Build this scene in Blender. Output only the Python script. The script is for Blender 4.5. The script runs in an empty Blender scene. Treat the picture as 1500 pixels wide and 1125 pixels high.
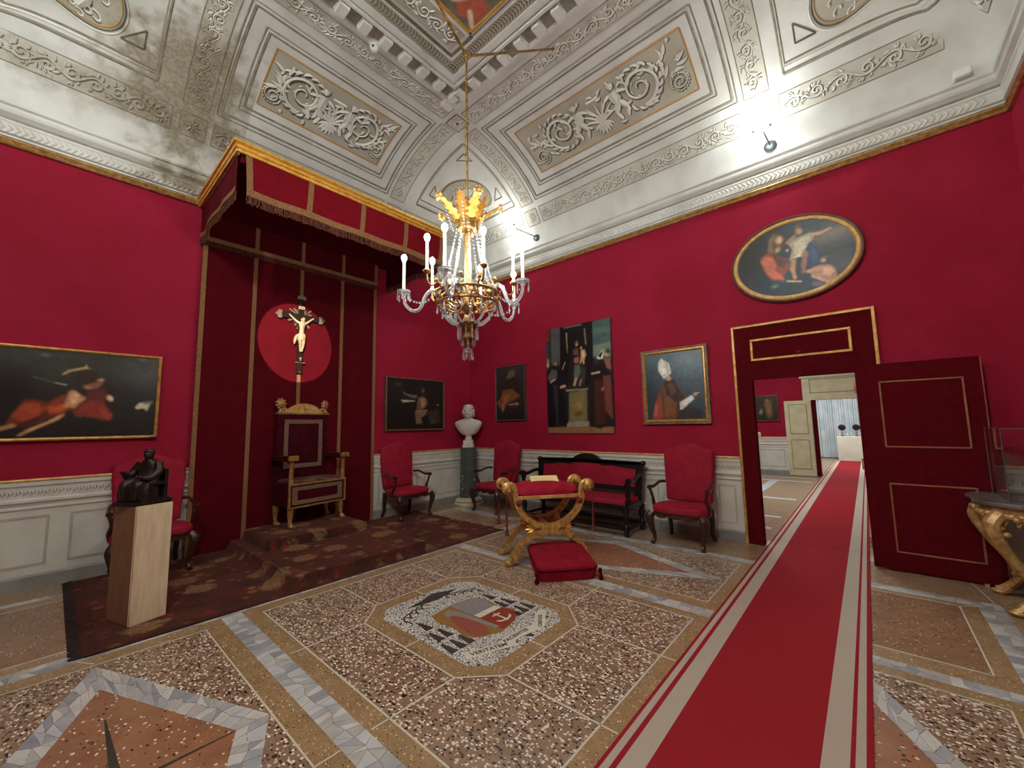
import bpy, bmesh, math, random
import numpy as np
from mathutils import Vector, Matrix
random.seed(7); rng=np.random.default_rng(7)
PI=math.pi; sin=math.sin; cos=math.cos
SC=bpy.context.scene; COL=SC.collection
# ------------------------------------------------------------------ camera
R_right=Vector((0,0,0))
def cam_basis(yaw,pitch,roll):
    cy,sy,cp,sp=cos(yaw),sin(yaw),cos(pitch),sin(pitch)
    f=Vector((sy*cp,cy*cp,sp)); r=Vector((cy,-sy,0)); u=r.cross(f)
    return r*cos(roll)+u*sin(roll), -r*sin(roll)+u*cos(roll), f
cr,cu,cf=cam_basis(math.radians(-41.2219),math.radians(5.8133),math.radians(-0.985))
cd=bpy.data.cameras.new('camera'); cd.sensor_width=36; cd.lens=589.387/1500*36; cd.clip_start=.02; cd.clip_end=100
cam=bpy.data.objects.new('camera',cd); COL.objects.link(cam)
cam.matrix_world=Matrix(((cr.x,cu.x,-cf.x,0),(cr.y,cu.y,-cf.y,0),(cr.z,cu.z,-cf.z,1.6),(0,0,0,1)))
SC.camera=cam
# ------------------------------------------------------------------ world, exposure, lights of the rooms
W=bpy.data.worlds.new('world'); SC.world=W; W.use_nodes=True
W.node_tree.nodes['Background'].inputs[0].default_value=(.02,.02,.02,1)
W.node_tree.nodes['Background'].inputs[1].default_value=.3
SC.view_settings.view_transform='Standard'; SC.view_settings.look='None'
SC.view_settings.gamma=1; SC.view_settings.use_curve_mapping=False
SC.view_settings.exposure=1.0
A=6.657; BY=6.168; XR=1.334; YB=-1.19; ZC=4.683; ZD=1.123
XC=-2.663; YC=2.445
LAMP_W=17; BULB_L=185
def light(name,kind,loc,energy,color=(1,1,1),**k):
    d=bpy.data.lights.new(name,kind); d.energy=energy; d.color=color
    tgt=k.pop('target',None)
    for a,v in k.items(): setattr(d,a,v)
    o=bpy.data.objects.new(name,d); COL.objects.link(o); o.location=loc
    if tgt is not None: o.rotation_euler=(Vector(tgt)-Vector(loc)).to_track_quat('-Z','Y').to_euler()
    return o
WHITE=(.87,.985,1.0); WARM=(1,.95,.85)
# floodlights on the cornices (two seen on the right wall), plus two unseen fills added behind the camera
light('flood_light_a','POINT',(-5.08,5.62,5.46),LAMP_W*.45,WHITE,shadow_soft_size=.05)
light('flood_light_b','POINT',(-.74,5.78,5.42),LAMP_W*.7,WHITE,shadow_soft_size=.05)
light('unseen_fill_c','POINT',(-4.6,YB+.3,5.4),LAMP_W*1.6,WHITE,shadow_soft_size=.06)
light('unseen_fill_d','POINT',(-.7,YB+.3,5.4),LAMP_W*8.5,WHITE,shadow_soft_size=.06)
# narrow spotlight aimed at the crucifix
cs_=light('crucifix_spot','SPOT',(-.3,YB+.35,4.3),2300,WARM,spot_size=math.radians(9.6),spot_blend=.05,shadow_soft_size=.01,target=(-6.6,2.43,2.93)); cs_.scale=(.8,1,1)
# unseen area lights added to brighten the rooms beyond the doorway
light('next_room_fill','AREA',(-2.2,10.3,4.5),120,WHITE,size=2.0,target=(-2.2,10.3,0))
light('third_room_fill','AREA',(-.8,18.2,4.2),140,WHITE,size=2.0,target=(-.8,18.2,0))
# ------------------------------------------------------------------ helpers
def lin(c):
    r=[]
    for v in c[:3]:
        v=v/255.; r.append(v/12.92 if v<=.04045 else ((v+.055)/1.055)**2.4)
    return tuple(r)+(1,)
MATS={}
def M(name,col=(200,200,200),rough=.6,metal=0,col2=None,nscale=8,ndetail=4,nlo=.35,nhi=.65,bump=0,bscale=60,sheen=0,emit=0,emit_col=None,trans=0,ior=1.5,coords='Object',stretch=None,spec=.5):
    if name in MATS: return MATS[name]
    m=bpy.data.materials.new(name); m.use_nodes=True; MATS[name]=m
    nt=m.node_tree; N=nt.nodes; L=nt.links; b=N['Principled BSDF']
    b.inputs['Base Color'].default_value=lin(col); b.inputs['Roughness'].default_value=rough
    b.inputs['Metallic'].default_value=metal; b.inputs['IOR'].default_value=ior
    b.inputs['Specular IOR Level'].default_value=spec
    if sheen:
        b.inputs['Sheen Weight'].default_value=sheen; b.inputs['Sheen Roughness'].default_value=.4
        b.inputs['Sheen Tint'].default_value=lin(tuple(min(255,c*1.3+20) for c in col))
    if trans: b.inputs['Transmission Weight'].default_value=trans
    if emit: b.inputs['Emission Color'].default_value=lin(emit_col or col); b.inputs['Emission Strength'].default_value=emit
    if col2 or bump:
        if coords=='World': src=N.new('ShaderNodeNewGeometry').outputs['Position']
        else: src=N.new('ShaderNodeTexCoord').outputs['Object']
        if stretch:
            mp=N.new('ShaderNodeMapping'); mp.inputs['Scale'].default_value=stretch; L.new(src,mp.inputs[0]); src=mp.outputs[0]
    if col2:
        n=N.new('ShaderNodeTexNoise'); n.inputs['Scale'].default_value=nscale; n.inputs['Detail'].default_value=ndetail; L.new(src,n.inputs['Vector'])
        r=N.new('ShaderNodeValToRGB'); r.color_ramp.elements[0].position=nlo; r.color_ramp.elements[1].position=nhi
        r.color_ramp.elements[0].color=lin(col); r.color_ramp.elements[1].color=lin(col2)
        L.new(n.outputs['Fac'],r.inputs[0]); L.new(r.outputs[0],b.inputs['Base Color'])
    if bump:
        n2=N.new('ShaderNodeTexNoise'); n2.inputs['Scale'].default_value=bscale; n2.inputs['Detail'].default_value=3; L.new(src,n2.inputs['Vector'])
        bp=N.new('ShaderNodeBump'); bp.inputs['Strength'].default_value=bump; bp.inputs['Distance'].default_value=.01
        L.new(n2.outputs['Fac'],bp.inputs['Height']); L.new(bp.outputs[0],b.inputs['Normal'])
    return m
class NB:
    """small node-graph helper for the special materials"""
    def __init__(s,name,rough=.6,**k):
        s.m=bpy.data.materials.new(name); s.m.use_nodes=True; MATS[name]=s.m
        s.nt=s.m.node_tree; s.N=s.nt.nodes; s.L=s.nt.links; s.b=s.N['Principled BSDF']; s.b.inputs['Roughness'].default_value=rough
        for a,v in k.items(): s.b.inputs[a].default_value=v
    def n(s,t,**k):
        x=s.N.new(t)
        for a,v in k.items(): setattr(x,a,v)
        return x
    def pos(s): return s.n('ShaderNodeNewGeometry').outputs['Position']
    def put(s,sock,v):
        if isinstance(v,(int,float,tuple)): sock.default_value=v
        else: s.L.new(v,sock)
    def math(s,op,a,b=0,c=0):
        x=s.n('ShaderNodeMath',operation=op); s.put(x.inputs[0],a); s.put(x.inputs[1],b); s.put(x.inputs[2],c); return x.outputs[0]
    def mix(s,f,a,b):
        x=s.n('ShaderNodeMix',data_type='RGBA'); s.put(x.inputs[0],f); s.put(x.inputs[6],a); s.put(x.inputs[7],b); return x.outputs[2]
    def noise(s,v,scale,detail=4):
        x=s.n('ShaderNodeTexNoise'); x.inputs['Scale'].default_value=scale; x.inputs['Detail'].default_value=detail; s.L.new(v,x.inputs['Vector']); return x.outputs['Fac']
    def ramp(s,f,stops,interp='LINEAR'):
        x=s.n('ShaderNodeValToRGB'); cr=x.color_ramp; cr.interpolation=interp
        while len(cr.elements)<len(stops): cr.elements.new(.5)
        for e,(p,c) in zip(cr.elements,stops): e.position=p; e.color=lin(c) if len(c)==3 else c
        s.L.new(f,x.inputs[0]); return x.outputs[0]
    def vor(s,v,scale,feature='F1',rnd=1):
        x=s.n('ShaderNodeTexVoronoi',feature=feature); x.inputs['Scale'].default_value=scale; x.inputs['Randomness'].default_value=rnd; s.L.new(v,x.inputs['Vector']); return x
    def sep(s,v):
        x=s.n('ShaderNodeSeparateXYZ'); s.L.new(v,x.inputs[0]); return x.outputs
    def smooth(s,v,lo,hi):
        x=s.n('ShaderNodeMapRange',interpolation_type='SMOOTHSTEP'); s.L.new(v,x.inputs[0]); x.inputs[1].default_value=lo; x.inputs[2].default_value=hi; return x.outputs[0]
    def bump(s,h,st=.3,dist=.01):
        x=s.n('ShaderNodeBump'); x.inputs['Strength'].default_value=st; x.inputs['Distance'].default_value=dist; s.put(x.inputs['Height'],h); s.L.new(x.outputs[0],s.b.inputs['Normal'])
    def base(s,c): s.put(s.b.inputs['Base Color'],c)
class B:
    """collects geometry for ONE mesh object"""
    def __init__(s): s.v=[]; s.f=[]; s.mi=[]; s.m=0
    def add(s,vs,fs):
        o=len(s.v); s.v+= [tuple(p) for p in vs]; s.f+=[tuple(i+o for i in f) for f in fs]; s.mi+=[s.m]*len(fs); return s
    def box(s,x0,x1,y0,y1,z0,z1,fn=None):
        vs=[(x,y,z) for z in (z0,z1) for y in (y0,y1) for x in (x0,x1)]
        if fn: vs=[fn(*p) for p in vs]
        return s.add(vs,[(0,2,3,1),(4,5,7,6),(0,1,5,4),(2,6,7,3),(0,4,6,2),(1,3,7,5)])
    def prism(s,poly,c0,c1,fn=lambda a,b,c:(a,b,c)):
        n=len(poly); vs=[fn(a,b,c0) for a,b in poly]+[fn(a,b,c1) for a,b in poly]
        return s.add(vs,[tuple(range(n))[::-1],tuple(range(n,2*n))]+[(i,(i+1)%n,n+(i+1)%n,n+i) for i in range(n)])
    def pillow(s,poly,c0,c1,inset,fn=lambda a,b,c:(a,b,c),both=False,steps=3):
        """extruded outline whose front edge is rounded over"""
        n=len(poly); cx=sum(p[0] for p in poly)/n; cy=sum(p[1] for p in poly)/n
        w=max(p[0] for p in poly)-min(p[0] for p in poly); h=max(p[1] for p in poly)-min(p[1] for p in poly)
        rings=[]
        def ring(k,c):
            fx=1-2*k/w; fy=1-2*k/h
            return [fn(cx+(a-cx)*fx,cy+(b-cy)*fy,c) for a,b in poly]
        d=c1-c0; sg=1 if d>0 else -1; r=min(abs(inset),abs(d)*(.5 if both else .9))
        if both:
            for i in range(steps+1):
                t=i/steps*PI/2; rings.append(ring(inset*(1-sin(t)),c0+sg*r*(1-cos(t))))
        else: rings.append(ring(0,c0))
        for i in range(steps+1):
            t=i/steps*PI/2; rings.append(ring(inset*(1-cos(t)),c1-sg*r*(1-sin(t))))
        # crowned middle
        rings.append(ring(min(w,h)*.22,c1+sg*abs(inset)*.25)); rings.append(ring(min(w,h)*.4,c1+sg*abs(inset)*.38))
        vs=[p for g in rings for p in g]; k=len(rings)
        fs=[tuple(range(n))[::-1],tuple(range((k-1)*n,k*n))]+[(j*n+i,j*n+(i+1)%n,(j+1)*n+(i+1)%n,(j+1)*n+i) for j in range(k-1) for i in range(n)]
        return s.add(vs,fs)
    def tube(s,pts,r,n=8,sx=1,sy=1,up=None,caps=True,closed=False):
        pts=[Vector(p) for p in pts]; k=len(pts)
        if not isinstance(r,(list,tuple)): r=[r]*k
        rings=[]; last=None
        for i,p in enumerate(pts):
            if closed: t=pts[(i+1)%k]-pts[i-1]
            else: t=pts[min(i+1,k-1)]-pts[max(i-1,0)]
            t=t.normalized() if t.length>1e-9 else Vector((0,0,1))
            if up is not None: a=Vector(up)
            elif last is None: a=Vector((0,0,1)) if abs(t.z)<.9 else Vector((1,0,0))
            else: a=last
            a=(a-t*a.dot(t)); a=a.normalized() if a.length>1e-6 else t.orthogonal().normalized()
            last=a; b=t.cross(a)
            rings.append([p+a*(cos(2*PI*j/n+PI/n)*r[i]*sx)+b*(sin(2*PI*j/n+PI/n)*r[i]*sy) for j in range(n)])
        vs=[q for g in rings for q in g]
        fs=[(i*n+j,i*n+(j+1)%n,(i+1)*n+(j+1)%n,(i+1)*n+j) for i in range(k-1) for j in range(n)]
        if closed: fs+=[((k-1)*n+j,(k-1)*n+(j+1)%n,(j+1)%n,j) for j in range(n)]
        elif caps: fs+=[tuple(range(n))[::-1],tuple(range((k-1)*n,k*n))]
        return s.add(vs,fs)
    def lathe(s,prof,n=16,c=(0,0,0),fn=None,sy=1):
        k=len(prof); vs=[]
        for r,z in prof:
            for j in range(n):
                p=(r*cos(2*PI*j/n),r*sin(2*PI*j/n)*sy,z)
                p=fn(*p) if fn else p
                vs.append((p[0]+c[0],p[1]+c[1],p[2]+c[2]))
        fs=[(i*n+j,i*n+(j+1)%n,(i+1)*n+(j+1)%n,(i+1)*n+j) for i in range(k-1) for j in range(n)]
        fs+=[tuple(range(n))[::-1],tuple(range((k-1)*n,k*n))]
        return s.add(vs,fs)
    def ball(s,c,r,n=10,m=7,fn=None):
        if not isinstance(r,(list,tuple)): r=(r,r,r)
        vs=[]
        for i in range(m+1):
            t=PI*i/m
            for j in range(n):
                u=2*PI*j/n; p=(r[0]*sin(t)*cos(u),r[1]*sin(t)*sin(u),-r[2]*cos(t))
                if fn: p=fn(*p)
                vs.append((c[0]+p[0],c[1]+p[1],c[2]+p[2]))
        return s.add(vs,[(i*n+j,i*n+(j+1)%n,(i+1)*n+(j+1)%n,(i+1)*n+j) for i in range(m) for j in range(n)])
    def loft(s,rings,caps=True):
        n=len(rings[0]); k=len(rings); vs=[p for g in rings for p in g]
        fs=[(i*n+j,i*n+(j+1)%n,(i+1)*n+(j+1)%n,(i+1)*n+j) for i in range(k-1) for j in range(n)]
        if caps: fs+=[tuple(range(n))[::-1],tuple(range((k-1)*n,k*n))]
        return s.add(vs,fs)
    def grid(s,nu,nv,fn):
        vs=[fn(i/nu,j/nv) for j in range(nv+1) for i in range(nu+1)]
        return s.add(vs,[(j*(nu+1)+i,j*(nu+1)+i+1,(j+1)*(nu+1)+i+1,(j+1)*(nu+1)+i) for j in range(nv) for i in range(nu)])
    def ribbon(s,fn,pts,w,h,off=0):
        """strip of width w (number or list) with a raised spine laid on the surface fn(u,v,offset)"""
        k=len(pts)
        if not isinstance(w,(list,tuple)): w=[w]*k
        vs=[]
        for i,(u,v) in enumerate(pts):
            a=pts[max(i-1,0)]; b=pts[min(i+1,k-1)]; tx,ty=b[0]-a[0],b[1]-a[1]; l=math.hypot(tx,ty) or 1
            nx,ny=-ty/l*w[i]/2,tx/l*w[i]/2
            vs+= [fn(u-nx,v-ny,off),fn(u,v,off+h),fn(u+nx,v+ny,off)]
        fs=[]
        for i in range(k-1):
            for j in (0,1): fs.append((i*3+j,i*3+j+1,i*3+j+4,i*3+j+3))
        return s.add(vs,fs)
def obj(name,b,mat,parent=None,smooth=35,recalc=True,loc=None,bevel=0):
    me=bpy.data.meshes.new(name); me.from_pydata(b.v,[],b.f)
    mats=mat if isinstance(mat,(list,tuple)) else [mat]
    for m in mats: me.materials.append(m)
    if len(mats)>1: me.polygons.foreach_set('material_index',b.mi)
    if recalc:
        bm=bmesh.new(); bm.from_mesh(me); bmesh.ops.recalc_face_normals(bm,faces=bm.faces); bm.to_mesh(me); bm.free()
    if smooth:
        me.shade_smooth(); me.set_sharp_from_angle(angle=math.radians(smooth))
    o=bpy.data.objects.new(name,me); COL.objects.link(o)
    if parent is not None: o.parent=parent
    if loc: o.location=loc
    if bevel:
        md=o.modifiers.new('bevel','BEVEL'); md.width=bevel; md.segments=2; md.limit_method='ANGLE'; md.angle_limit=math.radians(40)
    return o
def shared(name,me,parent,loc=(0,0,0),rot=(0,0,0),scale=None):
    o=bpy.data.objects.new(name,me); COL.objects.link(o); o.parent=parent; o.location=loc; o.rotation_euler=rot
    if scale: o.scale=scale
    return o
def tag(o,label,cat,group=None,kind=None):
    o['label']=label; o['category']=cat
    if group: o['group']=group
    if kind: o['kind']=kind
    return o
def thing(name,label,cat,loc=(0,0,0),rz=0,group=None):
    o=bpy.data.objects.new(name,None); COL.objects.link(o); o.location=loc; o.rotation_euler=(0,0,rz); o.empty_display_size=.1
    return tag(o,label,cat,group)
def dup(root,loc,rz,label):
    r=root.copy(); COL.objects.link(r); r.location=loc; r.rotation_euler=(0,0,rz); r['label']=label
    for ch in list(root.children):
        c=ch.copy(); COL.objects.link(c); c.parent=r
        for g in list(ch.children):
            d=g.copy(); COL.objects.link(d); d.parent=c
    return r
def struct(o,label,cat='structure'):
    o['kind']='structure'; o['label']=label; o['category']=cat; return o
def bez(p,n=12):
    """smooth Catmull-Rom curve through points"""
    p=[Vector(q) for q in p]; out=[]
    for i in range(len(p)-1):
        a=p[max(i-1,0)]; b=p[i]; c=p[i+1]; d=p[min(i+2,len(p)-1)]
        for j in range(n):
            t=j/n; out.append(.5*((2*b)+(c-a)*t+(2*a-5*b+4*c-d)*t*t+(3*b-a-3*c+d)*t**3))
    out.append(p[-1]); return out
def lerps(a,n):
    """resample list of numbers to n values"""
    r=[]
    for i in range(n):
        t=i/(n-1)*(len(a)-1); k=min(int(t),len(a)-2); r.append(a[k]+(a[k+1]-a[k])*(t-k))
    return r
# ------------------------------------------------------------------ materials of the setting
def wall_red(name,base,hi):
    g=NB(name,.82); p=g.pos(); x,y,z=g.sep(p)
    t=g.math('ADD',x,y)
    a=g.math('COSINE',g.math('MULTIPLY',t,2*PI/.33)); c=g.math('COSINE',g.math('MULTIPLY',z,2*PI/.46))
    pat=g.smooth(g.math('MULTIPLY',a,c),.05,.55)
    pat2=g.smooth(g.math('ABSOLUTE',g.math('SUBTRACT',g.math('MULTIPLY',a,c),.3)),.0,.22)
    n=g.noise(p,1.3,3); n2=g.noise(p,90,2)
    c0=g.mix(g.smooth(n,.35,.7),lin(base),lin(hi))
    dark=lin(tuple(v*.84 for v in base))
    c1=g.mix(g.math('MULTIPLY',pat,.10),c0,dark)
    c1=g.mix(g.math('MULTIPLY',g.math('SUBTRACT',1,pat2),.14),c1,lin(tuple(min(255,v*1.07+3) for v in hi)))
    g.base(g.mix(g.math('MULTIPLY',n2,.22),c1,dark)); g.bump(n2,.12,.004)
    g.b.inputs['Sheen Weight'].default_value=.28; g.b.inputs['Sheen Roughness'].default_value=.5; g.b.inputs['Sheen Tint'].default_value=lin((225,60,100))
    g.b.inputs['Specular IOR Level'].default_value=.2
    return g.m
m_wall=wall_red('red_damask',(146,18,43),(157,24,54))
m_velvet=M('shaded_red_velvet',(76,4,12),.9,0,(84,5,15),5,3,bump=.15,bscale=120,sheen=.12,spec=.1,coords='World')  # red darkened so the colour carries the canopy's shade
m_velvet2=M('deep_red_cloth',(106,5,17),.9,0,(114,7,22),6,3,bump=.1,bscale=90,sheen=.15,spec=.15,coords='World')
m_doorred=M('door_velvet',(80,5,12),.9,0,(90,7,16),20,3,bump=.15,bscale=140,sheen=.08,spec=.1,coords='World')
m_uphol=M('upholstery_red',(136,16,36),.8,0,(154,22,46),10,3,bump=.2,bscale=70,sheen=.3,spec=.25)
m_cushion=M('cushion_velvet',(132,10,30),.8,0,(156,18,44),9,3,bump=.2,bscale=50,sheen=.4,spec=.2)
m_gold=M('gilt',(210,172,112),.42,.4,(164,122,68),22,4,bump=.25,bscale=60)
m_goldp=M('pale_gold_paint',(214,172,104),.5,.25,(184,136,72),14,4,bump=.1,bscale=40)
m_goldb=M('bright_gilt',(240,198,100),.34,.55,(214,162,66),16,3)
m_braid=M('gold_braid',(150,104,58),.75,.1,(116,78,44),60,3,bump=.5,bscale=220)
m_fringe=M('brown_fringe',(106,62,42),.85,0,(76,40,30),50,2,bump=.5,bscale=160,spec=.1)
m_white=M('white_plaster',(214,208,192),.7,0,(196,188,170),4,5,.3,.75,bump=.08,bscale=30,coords='World')
m_dado=M('painted_dado',(212,207,194),.6,0,(190,184,168),3,5,.3,.8,bump=.06,bscale=26,coords='World')
m_dadoc=M('dado_carving',(186,179,162),.65,0,(168,160,142),5,4,coords='World')
m_plinth=M('grey_plinth',(150,147,138),.5,0,(128,125,116),4,5,coords='World',bump=.05)
m_wood=M('walnut',(70,36,22),.38,0,(44,21,13),9,5,stretch=(1,1,4),bump=.1)
m_black=M('ebonised_wood',(24,20,19),.3,0,(12,10,10),10,4,bump=.08)
# plaster of the vault, with the water stain above the canopy
def stained(name,ca,cb):
    g=NB(name,.75); p=g.pos(); x,y,z=g.sep(p)
    n1=g.noise(p,2.2,6); n2=g.noise(p,5.5,6); n3=g.noise(p,26,3)
    c0=g.mix(g.smooth(n1,.3,.75),lin(ca),lin(cb))
    def blob(cx,cy,cz,kx,ky,kz,lo,hi):
        dx=g.math('MULTIPLY',g.math('SUBTRACT',x,cx),kx); dy=g.math('MULTIPLY',g.math('SUBTRACT',y,cy),ky); dz=g.math('MULTIPLY',g.math('SUBTRACT',z,cz),kz)
        d=g.math('SQRT',g.math('ADD',g.math('ADD',g.math('MULTIPLY',dx,dx),g.math('MULTIPLY',dy,dy)),g.math('MULTIPLY',dz,dz)))
        return g.math('SUBTRACT',1,g.smooth(g.math('ADD',d,g.math('MULTIPLY',g.math('SUBTRACT',n2,.5),1.4)),lo,hi))
    st=g.math('MAXIMUM',blob(-6.05,.92,5.8,.9,1.0,.9,.4,.95),g.math('MAXIMUM',blob(-6.55,1.0,4.95,1,1.1,1.6,.1,.55),g.math('MULTIPLY',blob(-6.5,.2,5.6,1,.6,2.2,.1,.7),.6)))
    st=g.math('MULTIPLY',st,g.math('LESS_THAN',y,1.56)); st=g.math('MULTIPLY',st,g.math('LESS_THAN',x,-4.6))
    stc=g.mix(g.smooth(n3,.35,.65),lin((150,132,98)),lin((108,92,64)))
    g.base(g.mix(g.math('MULTIPLY',st,.8),c0,stc)); g.bump(n3,.1,.005); return g.m
m_vault=stained('vault_plaster',(220,218,210),(200,197,186))
m_pline=M('painted_moulding_grey',(150,143,126),.8,0,(128,120,102),9,4,coords='World')
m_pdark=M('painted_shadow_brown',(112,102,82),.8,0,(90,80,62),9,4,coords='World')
m_pmould=M('painted_moulding_brown',(150,141,122),.8,0,(128,119,100),9,4,coords='World')
m_plight=stained('painted_ornament_light',(226,223,212),(206,201,188))
m_pfield=stained('panel_field_beige',(184,177,158),(166,158,138))
m_pfield2=stained('band_field_pale',(204,199,184),(188,182,165))
m_pgilt=M('thin_gilt_line',(190,142,72),.5,.3)
# floor
def terrazzo(name,c1,c2,scale,wt,bt,rough=.28):
    g=NB(name,rough); p=g.pos()
    n=g.noise(p,7,4); basec=g.mix(g.smooth(n,.3,.7),lin(c1),lin(c2))
    w=g.n('ShaderNodeVectorMath',operation='MULTIPLY'); g.L.new(p,w.inputs[0]); w.inputs[1].default_value=(1,1.35,.2)
    nz=g.n('ShaderNodeTexNoise'); nz.inputs['Scale'].default_value=18; g.L.new(p,nz.inputs['Vector'])
    sc=g.n('ShaderNodeVectorMath',operation='SCALE'); g.L.new(nz.outputs['Color'],sc.inputs[0]); sc.inputs['Scale'].default_value=.03
    ad=g.n('ShaderNodeVectorMath',operation='ADD'); g.L.new(w.outputs[0],ad.inputs[0]); g.L.new(sc.outputs[0],ad.inputs[1])
    v=g.vor(ad.outputs[0],scale); cs=g.n('ShaderNodeSeparateColor'); g.L.new(v.outputs['Color'],cs.inputs[0])
    edge=g.math('LESS_THAN',v.outputs['Distance'],g.math('ADD',.34,g.math('MULTIPLY',cs.outputs[2],.28)))
    wm=g.math('MULTIPLY',g.math('GREATER_THAN',cs.outputs[0],1-wt),edge); bm_=g.math('MULTIPLY',g.math('LESS_THAN',cs.outputs[0],bt),edge)
    tm=g.math('MULTIPLY',g.math('GREATER_THAN',cs.outputs[1],.62),edge)
    c=g.mix(tm,basec,g.mix(cs.outputs[2],lin((134,84,58)),lin((148,120,90))))
    c=g.mix(bm_,c,lin((40,33,29))); c=g.mix(wm,c,g.mix(cs.outputs[1],lin((238,230,212)),lin((206,192,168))))
    g.base(c); return g.m
m_terr=terrazzo('terrazzo_chips',(152,124,98),(134,106,84),56,.36,.26)
m_band=terrazzo('terrazzo_fine',(164,134,94),(148,118,80),90,.06,.06,.3)
m_pink=terrazzo('terrazzo_rust',(164,112,80),(144,98,70),60,.06,.04,.3)
m_border=terrazzo('terrazzo_border',(158,130,100),(142,114,86),80,.08,.04,.28)
m_panelp=terrazzo('terrazzo_rose',(152,114,84),(138,102,76),70,.04,.04,.26)
m_mar=[M('marble_piece_%d'%i,c,.3,0,tuple(v-16 for v in c),9,5,coords='World') for i,c in enumerate([(196,196,194),(172,172,172),(184,180,172),(154,156,160),(206,202,192)])]
m_divide=M('white_divider',(204,196,178),.4)
g=NB('emblem_pebbles',.35); p=g.pos(); w=g.n('ShaderNodeVectorMath',operation='MULTIPLY'); g.L.new(p,w.inputs[0]); w.inputs[1].default_value=(1,1,0)
v=g.vor(w.outputs[0],46,'DISTANCE_TO_EDGE'); v2=g.vor(w.outputs[0],46); cs=g.n('ShaderNodeSeparateColor'); g.L.new(v2.outputs['Color'],cs.inputs[0])
wh=g.mix(cs.outputs[0],lin((236,232,220)),lin((206,202,190)))
g.base(g.mix(g.smooth(v.outputs['Distance'],.05,.10),lin((52,48,46)),wh)); m_pebble=g.m
def mos(name,c,c2): return M(name,c,.4,0,c2,80,2,.4,.6,coords='World')
m_eblack=mos('mosaic_black',(50,46,42),(74,68,60)); m_ered=mos('mosaic_red',(150,66,42),(128,52,36)); m_egrey=mos('mosaic_grey',(150,146,142),(128,124,120))
m_eochre=mos('mosaic_ochre',(158,118,58),(138,98,46)); m_ewhite=mos('mosaic_white',(224,216,196),(206,196,174)); m_erose=mos('mosaic_rose',(160,88,72),(140,70,60))
# ------------------------------------------------------------------ floor
b=B(); b.box(-A-.3,XR+.3,YB-.3,BY,-.12,0); floor=struct(obj('floor',b,m_border,smooth=0),'terrazzo floor of the red room with marble strips and panels','floor')
Zc,Zm,Zd=.0015,.0022,.0026
def slab(poly,m,name='terrazzo_slab',z=Zc,z0=-.004):
    b=B(); b.prism(poly,z0,z); return obj(name,b,m,floor,smooth=0)
def rectp(x0,x1,y0,y1): return [(x0,y0),(x1,y0),(x1,y1),(x0,y1)]
def divider(p,q,w=.012,z=Zd):
    dx,dy=q[0]-p[0],q[1]-p[1]; l=math.hypot(dx,dy); nx,ny=-dy/l*w/2,dx/l*w/2
    slab([(p[0]-nx,p[1]-ny),(q[0]-nx,q[1]-ny),(q[0]+nx,q[1]+ny),(p[0]+nx,p[1]+ny)],m_divide,'divider_strip',z)
xs=dict(l0=-5.93,l1=-4.56,c0=-4.13,c1=-1.197,r0=-.77,r1=.465); yy=dict(a0=-1.0,a1=-.32,b0=-.32,b1=.925,m0=1.335,m1=3.56,u0=3.96,u1=5.2)
slab(rectp(-6.05,.76,-1.19,5.43),m_band,'terrazzo_bed',.0008)
# central field around the emblem
x0,x1,xa,xb,x2,x3=-4.13,-3.46,-3.226,-2.11,-1.866,-1.197; y0,y1,ya,yb,y2,y3=1.335,1.80,2.035,2.875,3.115,3.56
for P in ([(x0,y0),(xa,y0),(xa,y1),(x1,ya),(x0,ya)],[(xb,y0),(x3,y0),(x3,ya),(x2,ya),(xb,y1)],[(x3,yb),(x3,y3),(xb,y3),(xb,y2),(x2,yb)],[(x0,yb),(x1,yb),(xa,y2),(xa,y3),(x0,y3)],
          rectp(xa,xb,y0,y1),rectp(xa,xb,y2,y3),rectp(x0,x1,ya,yb),rectp(x2,x3,ya,yb)): slab(P,m_terr)
octo=[(x1,ya),(xa,y1),(xb,y1),(x2,ya),(x2,yb),(xb,y2),(xa,y2),(x1,yb)]
for i in range(8): divider(octo[i],octo[(i+1)%8])
for P,Q in (((x0,ya),(x1,ya)),((x0,yb),(x1,yb)),((x2,ya),(x3+.1,ya)),((x2,yb),(x3+.1,yb)),((xa,y0-.11),(xa,y1)),((xb,y0-.11),(xb,y1)),((xa,y2),(xa,y3)),((xb,y2),(xb,y3+.1)),
            ((x0,y0),(x3,y0)),((x3,y0),(x3,y3)),((x3,y3),(x0,y3)),((x0,y3),(x0,y0))): divider(P,Q)
i0,i1,ia,ib,i2,j0,ja,jb,j2=-3.32,-3.32,-3.17,-2.14,-2.012,1.935,2.05,2.85,2.975
field=slab([(i0,ja),(ia,j0),(ib,j0),(i2,ja),(i2,jb),(ib,j2),(ia,j2),(i0,jb)],m_pebble,'emblem_field',.002)
for P,Q in (((XC,y1),(XC,j0)),((XC,j2),(XC,y2)),((x1,YC+.01),(i0,YC+.01)),((i2,YC+.01),(x2,YC+.01))): divider(P,Q)
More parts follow.
